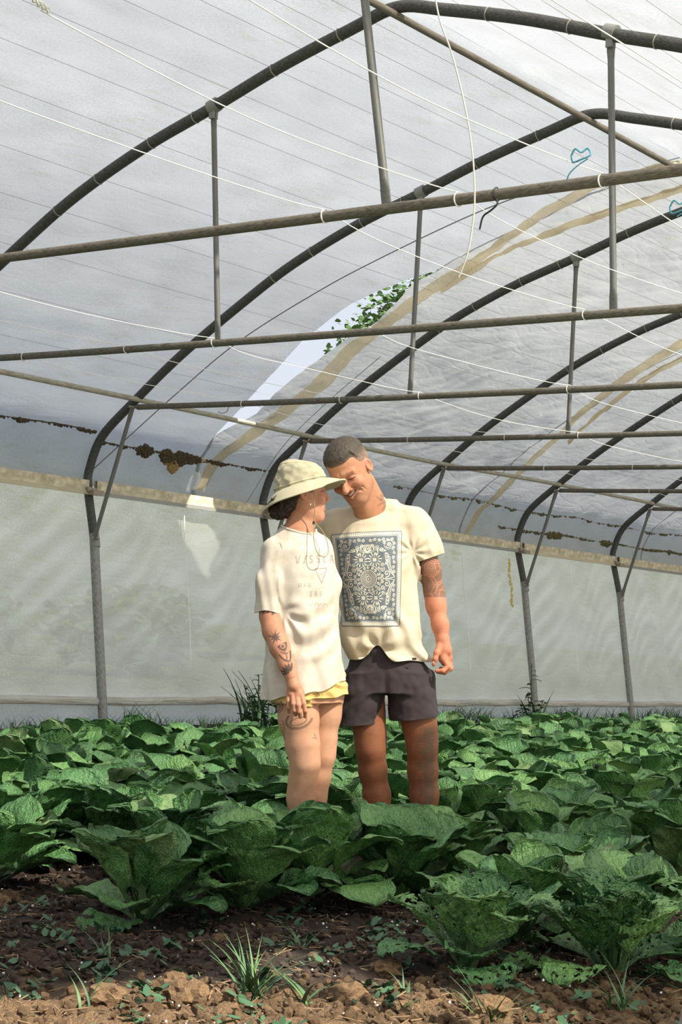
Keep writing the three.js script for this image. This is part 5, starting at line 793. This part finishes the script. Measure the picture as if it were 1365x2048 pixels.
// ================================================================ the woman
{
  const woman = person('person in olive sun hat, oversized off-white t-shirt and short yellow shorts, face turned away', [-1.0823, 0.0, 0.6484]);
  const bx = (a, b, za, zb) => [[Math.min(a[0], b[0]), Math.min(a[1], b[1]), za], [Math.max(a[0], b[0]), Math.max(a[1], b[1]), zb]];
  const H = { O: [-0.0222, 1.503, 0], rx: -0.10, ry: 1.84, rz: 0.0, s: 1.06 }, hd = headField({ fem: true, smile: 0.9 }), head = within(H.O, 0.16, turned(hd, H.O, H.rx, H.ry, H.rz, H.s)), hloc = toHead(H.O, H.rx, H.ry, H.rz, H.s);
  const neck = join(0.03, cone([-0.0419, 1.308, 0], [-0.0201, 1.448, 0], 0.053, 0.047), cone([-0.0132, 1.326, 0.03], [0.0062, 1.417, 0.01], 0.03, 0.028));
  const yaw = 0.55;
  const torso = stack([[[-0.0009, 0.6693, 0], 0.15, 0.12, yaw], [[-0.0011, 0.7586, -0], 0.155, 0.125, yaw], [[-0.0133, 0.9376, -0], 0.118, 0.10, yaw], [[-0.0214, 1.137, 0.01], 0.13, 0.105, yaw], [[-0.0338, 1.257, 0], 0.135, 0.09, yaw], [[-0.038, 1.328, -0], 0.09, 0.06, yaw], [[-0.04, 1.358, 0], 0.05, 0.05, yaw]]);
  const armN = chain([[[-0.1257, 1.245, 0.06], 0.038], [[-0.1421, 1.135, 0.088], 0.037], [[-0.1391, 1.012, 0.105], 0.038], [[-0.1246, 0.9534, 0.12], 0.040], [[-0.0998, 0.889, 0.15], 0.035], [[-0.0714, 0.8214, 0.18], 0.027], [[-0.0555, 0.783, 0.19], 0.0245]], 0.03);
  const handN = within([-0.0318, 0.6965, 0.2], 0.12, join(0.007, cone([-0.0535, 0.783, 0.19], [-0.0435, 0.7408, 0.2], 0.0235, 0.026), cone([-0.0552, 0.7445, 0.195], [-0.055, 0.7138, 0.2], 0.016, 0.0155), cone([-0.0357, 0.7447, 0.2], [-0.0239, 0.7101, 0.205], 0.018, 0.016),
    chain([[[-0.0629, 0.7175, 0.195], 0.0098], [[-0.0645, 0.6832, 0.205], 0.0088], [[-0.0645, 0.6581, 0.203], 0.0080], [[-0.061, 0.6402, 0.19], 0.0068]], 0.004),
    chain([[[-0.0471, 0.7101, 0.205], 0.0102], [[-0.0447, 0.6724, 0.222], 0.0094], [[-0.0408, 0.6473, 0.22], 0.0084], [[-0.0354, 0.6294, 0.205], 0.0070]], 0.004),
    chain([[[-0.0316, 0.7083, 0.208], 0.0104], [[-0.0253, 0.6687, 0.226], 0.0096], [[-0.0214, 0.6418, 0.224], 0.0086], [[-0.0179, 0.6219, 0.21], 0.0072]], 0.004),
    chain([[[-0.0162, 0.714, 0.205], 0.0102], [[-0.0042, 0.6742, 0.22], 0.0094], [[0.0016, 0.6454, 0.22], 0.0084], [[0.0014, 0.6237, 0.207], 0.0072]], 0.004),
    chain([[[-0.0322, 0.7519, 0.185], 0.0130], [[-0.015, 0.7167, 0.172], 0.0110], [[-0.0072, 0.6857, 0.17], 0.0090], [[-0.0052, 0.6627, 0.175], 0.0075]], 0.006)));
  const armF = chain([[[0.0577, 1.28, -0.05], 0.045], [[0.0838, 1.139, -0.08], 0.040], [[0.0737, 0.9981, -0.09], 0.037], [[0.054, 0.8371, -0.06], 0.025]], 0.03), handF = cone([0.054, 0.8371, -0.06], [0.0501, 0.7772, -0.05], 0.024, 0.018);
  const legN = chain([[[-0.0358, 0.6906, 0.04], 0.085], [[-0.0275, 0.6025, 0.05], 0.074], [[-0.0113, 0.505, 0.06], 0.062], [[-0.0013, 0.431, 0.065], 0.053], [[-0.0114, 0.3668, 0.045], 0.051], [[-0.0196, 0.297, 0.03], 0.0500], [[-0.0293, 0.2089, 0.03], 0.036], [[-0.0292, 0.1542, 0.03], 0.030], [[-0.027, 0.043, 0.03], 0.030]], 0.035);
  const legF = chain([[[0.0743, 0.7072, -0.05], 0.080], [[0.0704, 0.6177, -0.045], 0.064], [[0.0665, 0.5184, -0.04], 0.051], [[0.0646, 0.4552, -0.035], 0.046], [[0.0465, 0.3688, -0.05], 0.046], [[0.0324, 0.2885, -0.06], 0.045], [[0.0265, 0.1795, -0.06], 0.033], [[0.0267, 0.0412, -0.06], 0.029]], 0.035);
  const feet2 = join(0.02, cone([-0.0292, 0.0281, 0.02], [0.0032, 0.0294, 0.16], 0.032, 0.024), cone([0.0287, 0.0274, -0.06], [0.0679, 0.0314, 0.06], 0.032, 0.024));
  const body = (x, y, z) => { let d = smin(head(x, y, z), neck(x, y, z), 0.022); d = smin(d, torso(x, y, z), 0.05); d = smin(d, armN(x, y, z), 0.025); d = smin(d, handN(x, y, z), 0.01); d = smin(d, armF(x, y, z), 0.025); d = smin(d, handF(x, y, z), 0.01); d = smin(d, Math.min(legN(x, y, z), legF(x, y, z)), 0.02); return smin(d, feet2(x, y, z), 0.03); };
  const armInk = sampler(260, 420, (g) => { // from the star above the wrist line downwards
    g.fillStyle = g.strokeStyle = 'rgba(0,0,0,1)'; g.lineCap = 'round';
    g.save(); g.translate(78, 78); for (let i = 0; i < 9; i++) { g.rotate(6.283 / 9); g.beginPath(); g.moveTo(-10, -6); g.lineTo(0, -66 + (i % 2) * 16); g.lineTo(10, -6); g.fill(); } g.beginPath(); g.arc(0, 0, 18, 0, 6.3); g.fill(); g.restore();
    g.beginPath(); g.moveTo(92, 152); g.quadraticCurveTo(140, 118, 168, 112); g.quadraticCurveTo(180, 160, 160, 188); g.quadraticCurveTo(120, 190, 92, 152); g.fill(); g.globalCompositeOperation = 'destination-out'; g.lineWidth = 7; g.beginPath(); g.arc(138, 150, 17, 0, 6.3); g.stroke(); g.globalCompositeOperation = 'source-over';
    g.lineWidth = 10; g.beginPath(); g.moveTo(148, 190); g.quadraticCurveTo(182, 226, 168, 262); g.stroke(); g.beginPath(); g.moveTo(126, 196); g.quadraticCurveTo(168, 224, 176, 200); g.stroke(); g.lineWidth = 15; g.beginPath(); g.moveTo(112, 222); g.quadraticCurveTo(150, 270, 196, 268); g.quadraticCurveTo(204, 230, 196, 190); g.stroke();
    for (let i = 0; i < 6; i++) { g.save(); g.translate(206, 360); g.rotate(-1.75 + i * 0.36); g.beginPath(); g.ellipse(0, -48, 9, 36, 0, 0, 6.3); g.fill(); g.restore(); } g.lineWidth = 3; g.beginPath(); g.moveTo(180, 408); g.lineTo(240, 392); g.stroke();
  });
  const thighInk = sampler(200, 200, (g) => { g.strokeStyle = 'rgba(0,0,0,0.8)'; g.lineWidth = 11; g.beginPath(); g.moveTo(70, 74); g.quadraticCurveTo(40, 110, 82, 128); g.quadraticCurveTo(150, 132, 168, 84); g.stroke(); g.lineWidth = 6; g.beginPath(); g.ellipse(110, 98, 36, 15, -0.3, 0, 6.3); g.stroke(); g.beginPath(); g.ellipse(22, 36, 20, 26, 0, 0, 6.3); g.stroke(); g.beginPath(); g.ellipse(22, 40, 9, 14, 0, 0, 6.3); g.stroke(); g.lineWidth = 4; for (let i = 0; i < 6; i++) { g.beginPath(); g.moveTo(30, 100 + i * 13); g.quadraticCurveTo(55, 94 + i * 15, 44 + 5 * (i % 3), 116 + i * 12); g.stroke(); } g.beginPath(); g.moveTo(176, 150); g.lineTo(184, 172); g.lineTo(168, 168); g.stroke(); });
  const upperInk = sampler(100, 60, (g) => { g.fillStyle = 'rgba(0,0,0,0.9)'; for (const [x, y, r] of [[18, 8, 9], [40, 4, 8], [66, 8, 12], [84, 4, 9], [60, 20, 6]]) { g.beginPath(); g.ellipse(x, y, r * 0.6, r * 1.5, 0.3, 0, 6.3); g.fill(); } });
  const neckInk = sampler(120, 80, (g) => { g.fillStyle = 'rgba(0,0,0,0.7)'; for (const [x, y, a] of [[12, 18, 1.1], [26, 16, 0.5], [24, 30, 1.2]]) { g.beginPath(); g.ellipse(x, y, 4, 11, a, 0, 6.3); g.fill(); } g.beginPath(); g.ellipse(58, 52, 4, 12, 1.2, 0, 6.3); g.fill(); });
  const i0 = [-0.1543, 0.967, 0.16], i1 = [-0.0271, 0.7629, 0.16], t0 = [-0.1286, 0.6908, 0.1], t1 = [0.0562, 0.5075, 0.1], u0 = [-0.1793, 1.032, 0.13], u1 = [-0.0968, 0.9925, 0.13], k0 = [-0.1152, 1.386, 0.03], k1 = [0.0047, 1.306, 0.03];
  const fair = [0.53, 0.285, 0.18], armC = [0.50, 0.235, 0.145], hairC = [0.028, 0.014, 0.010];
  const col = (x, y, z, nx, ny, nz) => {
    const h = hloc(x, y, z); let c = hyp(...h) < 0.14 && h[1] > -0.11 ? faceColor(h, [0.50, 0.235, 0.15], { hair: hairC }, 2) : (y < [-1.221, 0.7189, -0][1] && z < 0.16 ? fair : armC).map((v) => v * (1 + 0.05 * n3(x * 30, y * 30, z * 30) + 0.04 * n3(x * 190, y * 190, z * 190)));
    let k = 0; if (nz > -0.2) k = Math.max(0.82 * armInk((x - i0[0]) / (i1[0] - i0[0]), (i0[1] - y) / (i0[1] - i1[1])), z < 0.17 ? 0.7 * thighInk((x - t0[0]) / (t1[0] - t0[0]), (t0[1] - y) / (t0[1] - t1[1])) : 0, 0.75 * upperInk((x - u0[0]) / (u1[0] - u0[0]), (u0[1] - y) / (u0[1] - u1[1])), 0.75 * neckInk((x - k0[0]) / (k1[0] - k0[0]), (k0[1] - y) / (k0[1] - k1[1])));
    return c.map((v, q) => lerp(v, [0.035, 0.038, 0.045][q], k));
  };
  const parts = [net(body, ...bx([-0.1311, 1.65, 0], [0.1185, 1.308, -0], -0.15, 0.15), 0.0024), net(body, ...bx([-0.2095, 1.067, 0], [0.0282, 0.5998, 0.19], 0.055, 0.26), 0.0028), net(body, ...bx([-0.1445, 0.7089, 0], [0.1642, -0.0059, -0], -0.15, 0.15), 0.0038), net(body, ...bx([-0.2166, 1.368, 0], [0.1943, 0.6792, -0], -0.2, 0.2), 0.010)];
  mesh('body', mergeGeometries(parts.map((g) => paint(g, col))), skinMat, woman);

  // dark hair drawn back into a low bun
  const scalp = ell([0, 0.016, -0.008], [0.072, 0.080, 0.085]);
  const hairF = (() => { const cap = turned((x, y, z) => { const ax = Math.abs(x), line = z > 0.0 ? y - lerp(0.012, 0.042, sst(0.02, 0.08, z)) + (ax > 0.06 ? 0.012 : 0) : y + lerp(-0.03, 0.085, sst(-0.005, -0.055, z)); return Math.max(scalp(x, y, z) - 0.009 - 0.0025 * n3(x * 60, y * 40, z * 60), -line * 0.85); }, H.O, H.rx, H.ry, H.rz, H.s);
    const bun = join(0.02, ell([-0.1077, 1.433, 0.02], [0.043, 0.036, 0.045]), ell([-0.0777, 1.457, 0.02], [0.04, 0.036, 0.05])); return (x, y, z) => smin(cap(x, y, z), bun(x, y, z) - 0.003 * Math.sin(Math.atan2(y - 1.42, x + 0.1) * 9 + z * 90) - 0.002 * n3(x * 70, y * 70, z * 70), 0.02); })();
  const HC = [-0.0243, 1.545, 0];
  mesh('hair', paint(clip(net(hairF, ...bx([-0.1774, 1.67, -0], [0.1044, 1.358, 0], -0.14, 0.14), 0.003), (x, y) => HC[1] - 0.012 + 0.30 * (x - HC[0]) - y), (x, y, z) => { const k = 0.75 + 0.5 * n3(x * 40, y * 160, z * 60); return [0.030 * k, 0.015 * k, 0.011 * k]; }), hairMat, woman);
  mesh('earring', new THREE.SphereGeometry(0.0045, 12, 10).translate(...[0.0176, 1.454, 0.088]), std([0.8, 0.75, 0.62], 0.25, { metalness: 0.6 }), woman);

  // oversized t-shirt
  const shirtT = stack([[[-0.0029, 0.6594, -0], 0.178, 0.150, yaw], [[-0.007, 0.7387, 0], 0.172, 0.148, yaw], [[-0.0111, 0.8779, 0.005], 0.158, 0.140, yaw], [[-0.0212, 1.037, 0.01], 0.147, 0.135, yaw], [[-0.0255, 1.177, 0.01], 0.142, 0.128, yaw], [[-0.0297, 1.267, 0.005], 0.142, 0.110, yaw], [[-0.0319, 1.318, 0], 0.122, 0.085, yaw], [[-0.036, 1.354, 0], 0.085, 0.065, yaw], [[-0.0381, 1.378, 0], 0.06, 0.05, yaw]]);
  const slN = join(0.03, cone([-0.1218, 1.263, 0.06], [-0.1381, 1.145, 0.09], 0.060, 0.060), cone([-0.1381, 1.145, 0.09], [-0.1432, 0.9868, 0.1], 0.060, 0.056)), slF = join(0.03, cone([0.0476, 1.28, -0.05], [0.0777, 1.15, -0.08], 0.055, 0.055), cone([0.0777, 1.15, -0.08], [0.0777, 1.038, -0.09], 0.055, 0.055));
  const pull = [-0.0891, 1.026, 0.13];
  const shirtF = (x, y, z) => {
    let d = smin(shirtT(x, y, z), slN(x, y, z), 0.009); d = smin(d, slF(x, y, z), 0.03);
    const px = x - pull[0], py = y - pull[1], r = hyp(px, py), f = sst(0, 0.06, z);
    d -= 0.007 * f * Math.sin(Math.atan2(py + 0.25 * px, px) * 8 + r * 10) * Math.exp(-r * r / 0.02) * sst(0.02, 0.06, r) * (px > -0.02 ? 1 : 0);
    // hanging swags across the belly and vertical flutes at the hem
    d -= 0.008 * f * Math.sin((y * 1.0 - 0.9 * (x - 0.02) ** 2 * 6 - 0.25 * x) * 62) * Math.exp(-((x - 0.03) ** 2) / 0.008) * sst([-1.227, 1.157, -0][1], [-1.225, 1.047, -0][1], y) * sst([-1.222, 0.7884, -0][1], [-1.223, 0.8977, -0][1], y);
    d -= 0.005 * Math.sin(Math.atan2(z, x) * 9 + 1.2 * n2(x * 3, y * 3)) * sst([-1.224, 0.9376, -0][1], [-1.22, 0.6792, -0][1], y) + 0.0075 * n3(x * 8, y * 4, z * 8) + 0.002 * n3(x * 20, y * 10, z * 20);
    d -= 0.004 * Math.sin((x * 1.2 + y * 0.25) * 120) * sst([-0.0979, 3.497, 0.1][0], [-0.1383, 3.497, 0.1][0], x) * f * sst([-1.228, 1.257, -0][1], [-1.227, 1.157, -0][1], y) * 0.6;
    return d;
  };
  const nk = [-0.0297, 1.377, 0.015], hA = [-0.1843, 0.6792, -0], hB = [0.0548, 0.7169, 0], hC = [0.1744, 0.7645, 0];
  const keep = (x, y, z) => {
    const hem = y - (x < hB[0] ? lerp(hA[1], hB[1], (x - hA[0]) / (hB[0] - hA[0])) : lerp(hB[1], hC[1], (x - hB[0]) / (hC[0] - hB[0]))) - 0.004 * Math.sin(x * 60);
    const slv = slN(x, y, z) < shirtT(x, y, z) - 0.006 ? y - ([-1.202, 1.028, 0.12][1] - 0.006 * Math.sin(x * 50)) : 1;
    const n = hyp((x - nk[0]) / 0.98, (y - nk[1]) / 0.62 + (x - nk[0]) * 0.35, (z - nk[2]) / 1.0) - 0.076; return Math.min(hem, slv, n);
  };
  // sleeve and torso are cut separately so that the sleeve can end above the hem
  const torsoOnly = (x, y, z) => { const t = shirtF(x, y, z); return t; };
  const shirtG = clip(net(torsoOnly, ...bx([-0.2268, 1.408, 0], [0.1983, 0.6396, 0], -0.22, 0.21), 0.0052), keep);
  const white = cotton([0.77, 0.685, 0.585]);
  const shirt = mesh('t_shirt', flatUV(solid(shirtG, 0.003)), white, woman); shirt.userData.label = 'oversized off-white t-shirt with faded lettering';
  {
    const p = shirtG.attributes.position, ed = new Map(), I = shirtG.index.array; for (let i = 0; i < I.length; i += 3) for (let q = 0; q < 3; q++) { const a = I[i + q], b = I[i + (q + 1) % 3], k = Math.min(a, b) + '_' + Math.max(a, b); ed.set(k, ed.has(k) ? null : [a, b]); }
    const next = new Map(); for (const e of ed.values()) if (e && p.getY(e[0]) > [-1.228, 1.257, -0][1]) next.set(e[0], e[1]);
    let best = []; const u2 = new Set(); for (const s of next.keys()) { if (u2.has(s)) continue; const l = []; let c = s; while (c !== undefined && !u2.has(c)) { u2.add(c); l.push(c); c = next.get(c); } if (l.length > best.length) best = l; }
    const pts = best.filter((_, i) => i % 4 === 0).map((i) => [p.getX(i), p.getY(i), p.getZ(i)]); if (pts.length > 6) mesh('neck_band', tube(pts, 0.0055, pts.length * 3, 7, true), white, shirt);
    const seam = tube([[-0.0981, 1.308, 0.115], [-0.0897, 1.262, 0.128], [-0.0875, 1.212, 0.132]], 0.0012, 20, 5); mesh('shoulder_seam', seam, white, shirt);
  }
  const letters = canvasTex(1024, 1024, (g, W, Hh) => {
    g.clearRect(0, 0, W, Hh); const ink = (a) => `rgba(120,112,112,${a})`; g.textAlign = 'left'; g.font = 'bold 190px sans-serif';
    g.fillStyle = ink(0.34); [['V', 90], ['I', 250], ['S', 400], ['S', 555], ['L', 705], ['A', 850]].forEach(([t, x], i) => { g.save(); g.translate(x, 250 - i * 8); if (t === 'I') g.transform(1, 0, -0.35, 1, 0, 0); g.fillText(t, 0, 0); g.restore(); });
    g.strokeStyle = ink(0.42); g.lineWidth = 20; g.beginPath(); g.moveTo(540, 330); g.lineTo(800, 310); g.lineTo(690, 560); g.closePath(); g.stroke(); g.lineWidth = 12; g.beginPath(); g.moveTo(640, 380); g.lineTo(680, 430); g.lineTo(740, 370); g.moveTo(660, 470); g.lineTo(710, 460); g.stroke();
    g.font = 'bold 105px sans-serif'; g.fillStyle = ink(0.32); g.fillText('M A N', 150, 640); g.font = 'bold 125px sans-serif'; g.fillStyle = ink(0.30); g.fillText('E R S', 420, 790);
    g.strokeStyle = ink(0.42); g.lineWidth = 7; g.beginPath(); g.moveTo(400, 960); for (let i = 0; i < 9; i++) g.quadraticCurveTo(420 + i * 46, 840 + (i % 3) * 20, 446 + i * 46, 950 - (i % 2) * 30); g.stroke();
    g.globalCompositeOperation = 'destination-out'; for (let i = 0; i < 2600; i++) { g.fillStyle = 'rgba(0,0,0,0.5)'; g.beginPath(); g.arc(R(0, W), R(0, Hh), R(1, 5), 0, 6.3); g.fill(); }
  });
  letters.wrapS = letters.wrapT = THREE.ClampToEdgeWrapping;
  const b0 = [-0.0565, 1.276, 0.12], b1 = [0.1208, 1.032, 0.12];
  const pr = mesh('shirt_print', printOn(shirtG, (x, y) => [(x - b0[0]) / (b1[0] - b0[0]), 1 - (b0[1] - y) / (b0[1] - b1[1])], [0.3, 0, 0.95]), new THREE.MeshStandardMaterial({ map: letters, roughness: 0.95, transparent: true, polygonOffset: true, polygonOffsetFactor: -1 }), shirt); pr.userData.label = 'faded grey lettering and triangle emblem';

  // yellow shorts
  const sh = join(0.02, stack([[[0.003, 0.6891, 0], 0.162, 0.135, yaw], [[0.0009, 0.7983, 0], 0.16, 0.132, yaw], [[-0.0052, 0.8778, 0], 0.14, 0.115, yaw]]), stack([[[-0.0396, 0.6317, 0.045], 0.098, 0.092], [[-0.0358, 0.6807, 0.04], 0.098, 0.095], [[-0.0243, 0.7594, 0.03], 0.09, 0.095]]), stack([[[0.0865, 0.6283, -0.03], 0.082, 0.092], [[0.0805, 0.698, -0.03], 0.085, 0.095], [[0.0665, 0.7779, -0.02], 0.085, 0.09]]));
  const cr = [0.0389, 0.6792, -0];
  const shortsF = (x, y, z) => sh(x, y, z) + 0.008 * Math.exp(-((x - cr[0]) ** 2) / 0.00012) * sst(cr[1] + 0.05, cr[1], y) - 0.004 * n3(x * 9, y * 9, z * 9) - 0.003 * Math.sin((y + 0.3 * x) * 130 + 2 * n2(x * 6, y * 6)) - 0.0015 * n3(x * 30, y * 30, z * 30);
  const shortsG = clip(net(shortsF, ...bx([-0.2049, 0.8977, -0], [0.1843, 0.6099, 0], -0.17, 0.19), 0.005), (x, y, z) => Math.min(y - (x < cr[0] ? lerp([-1.22, 0.6812, 0][1], [-1.22, 0.6574, -0][1], clamp((x - [-0.1628, 3.534, 0][0]) / 0.19)) : lerp([-1.22, 0.6574, -0][1], [-1.221, 0.703, 0][1], clamp((x - cr[0]) / 0.11))), [-1.223, 0.8679, -0][1] - y));
  const yellowTex = canvasTex(512, 512, (g, W, Hh) => { g.fillStyle = '#fffdf6'; g.fillRect(0, 0, W, Hh); g.strokeStyle = 'rgba(60,52,50,0.75)'; g.lineWidth = 3; for (let i = 0; i < 16; i++) { const x = R(0, W), y = R(0, Hh); g.beginPath(); g.moveTo(x, y); for (let k = 0; k < 6; k++) g.quadraticCurveTo(x + R(-24, 24), y + R(-14, 14), x + R(-26, 26), y + R(-12, 12)); g.stroke(); g.fillStyle = 'rgba(250,250,250,0.9)'; g.beginPath(); g.ellipse(x, y, 9, 6, R(0, 3), 0, 6.3); g.fill(); } });
  const yShorts = mesh('shorts', flatUV(solid(shortsG, 0.0025)), new THREE.MeshStandardMaterial({ color: rgb(0.76, 0.53, 0.20), map: rep(yellowTex, 4.5, 4.5), roughness: 0.9, side: THREE.DoubleSide }), woman); yShorts.userData.label = 'short yellow printed shorts';

  // sun hat
  const hat = new THREE.Group(); hat.name = 'sun_hat'; hat.userData.label = 'pale olive sun hat with a wide brim and chin cord'; woman.add(hat);
  const olive = new THREE.MeshStandardMaterial({ color: rgb(0.56, 0.51, 0.36), roughness: 0.9, map: rep(stainTex, 1, 1), bumpMap: rep(weave, 10, 10), bumpScale: 0.001, side: THREE.DoubleSide });
  const oliveDark = new THREE.MeshStandardMaterial({ color: rgb(0.50, 0.46, 0.32), roughness: 0.9, side: THREE.DoubleSide });
  const C = [-0.0243, 1.545, 0];
  const ring = (a, v) => { // v 0 crown base .. 1 brim edge
    const c = Math.cos(a), s = Math.sin(a), rin = [0.101, 0.092], rout = [c > 0 ? 0.182 : 0.150, 0.150];
    const yin = -0.006 + 0.030 * c, yout = -0.052 + 0.060 * c - 0.004 * Math.cos(2 * a) + 0.006 * Math.sin(3 * a + 0.5) + (c > 0.5 ? 0.004 : 0), k = Math.pow(v, 0.9);
    return [C[0] + c * lerp(rin[0], rout[0], v), C[1] + lerp(yin, yout, k) + 0.012 * Math.sin(Math.PI * v) * (c > 0.3 ? 0.2 : 1), C[2] + s * lerp(rin[1], rout[1], v)];
  };
  const brimTop = grid(96, 12, (u, v) => [...ring(u * 6.28319, v), u * 8, v]);
  brimTop.computeVertexNormals(); mesh('brim', solid(brimTop, 0.004).setAttribute('uv', new THREE.BufferAttribute(new Float32Array(brimTop.attributes.position.count * 4), 2)), olive, hat);
  mesh('brim_edge', tube(Array.from({ length: 60 }, (_, i) => ring(i / 60 * 6.28319, 1)), 0.0034, 200, 7, true), oliveDark, hat);
  const crown = grid(96, 26, (u, v) => { // side wall, shoulder and flat top
    const a = u * 6.28319, c = Math.cos(a), s = Math.sin(a), b = ring(a, 0), q = v * 1.5708, prof = [Math.pow(Math.max(0, Math.cos(q)), 0.62), Math.pow(Math.sin(q), 0.9)];
    const topY = C[1] + 0.095 - 0.004 * c, y = lerp(b[1], topY, prof[1]), w = prof[0] * 0.005 * n3(c * 2.4, v * 4, s * 2.4) + 0.0035 * Math.sin(v * 26 + 5 * n2(a * 1.2, 3)) * sst(-0.1, -0.7, c) * sst(0.7, 0.1, v), lean = -0.012 * prof[1];
    return [C[0] + lean + c * (0.101 * prof[0] + w), y, C[2] + s * (0.092 * prof[0] + w), u * 6, v];
  });
  mesh('crown', crown, olive, hat);
  const seamAt = (v) => Array.from({ length: 48 }, (_, i) => { const p = crown.attributes.position, k = Math.round(v * 26) * 97 + Math.round(i / 48 * 96); return [p.getX(k), p.getY(k), p.getZ(k)]; });
  mesh('crown_seam', tube(seamAt(0.62), 0.0017, 160, 5, true), oliveDark, hat); mesh('crown_band', tube(seamAt(0.04), 0.0030, 160, 6, true), oliveDark, hat);
  const blackM = std([0.02, 0.02, 0.02], 0.6);
  mesh('back_cord', mergeGeometries([tube([[-0.1059, 1.499, 0.075], [-0.1192, 1.488, 0.09], [-0.1328, 1.475, 0.098], [-0.1525, 1.455, 0.098]], 0.0018, 24, 5), tube([[-0.1018, 1.494, 0.078], [-0.1171, 1.481, 0.093], [-0.1307, 1.471, 0.1], [-0.1485, 1.457, 0.1]], 0.0018, 24, 5), new THREE.SphereGeometry(0.006, 10, 8).scale(1, 0.8, 1).translate(...[-0.1327, 1.475, 0.1]), new THREE.SphereGeometry(0.0045, 10, 8).scale(1.4, 0.8, 1).translate(...[-0.1524, 1.455, 0.1])]), blackM, hat).userData.label = 'black adjusting cord at the back of the hat';
  const cordM = std([0.34, 0.28, 0.16], 0.8);
  mesh('chin_cord', mergeGeometries([tube([[0.0255, 1.527, 0.095], [0.0315, 1.501, 0.094], [0.0335, 1.462, 0.092], [0.0354, 1.422, 0.085], [0.0314, 1.385, 0.078]], 0.0021, 40, 6), tube([[0.0314, 1.381, 0.078], [0.0318, 1.348, 0.105], [0.0343, 1.3, 0.135], [0.0503, 1.255, 0.15], [0.0757, 1.243, 0.14], [0.0893, 1.262, 0.125], [0.0852, 1.302, 0.105], [0.0652, 1.349, 0.085], [0.0354, 1.381, 0.079]], 0.0019, 60, 6)]), cordM, hat);
  mesh('cord_lock', new THREE.CylinderGeometry(0.005, 0.005, 0.013, 12).translate(...[0.0314, 1.381, 0.079]), blackM, hat);
}
renderer.render(scene, camera);
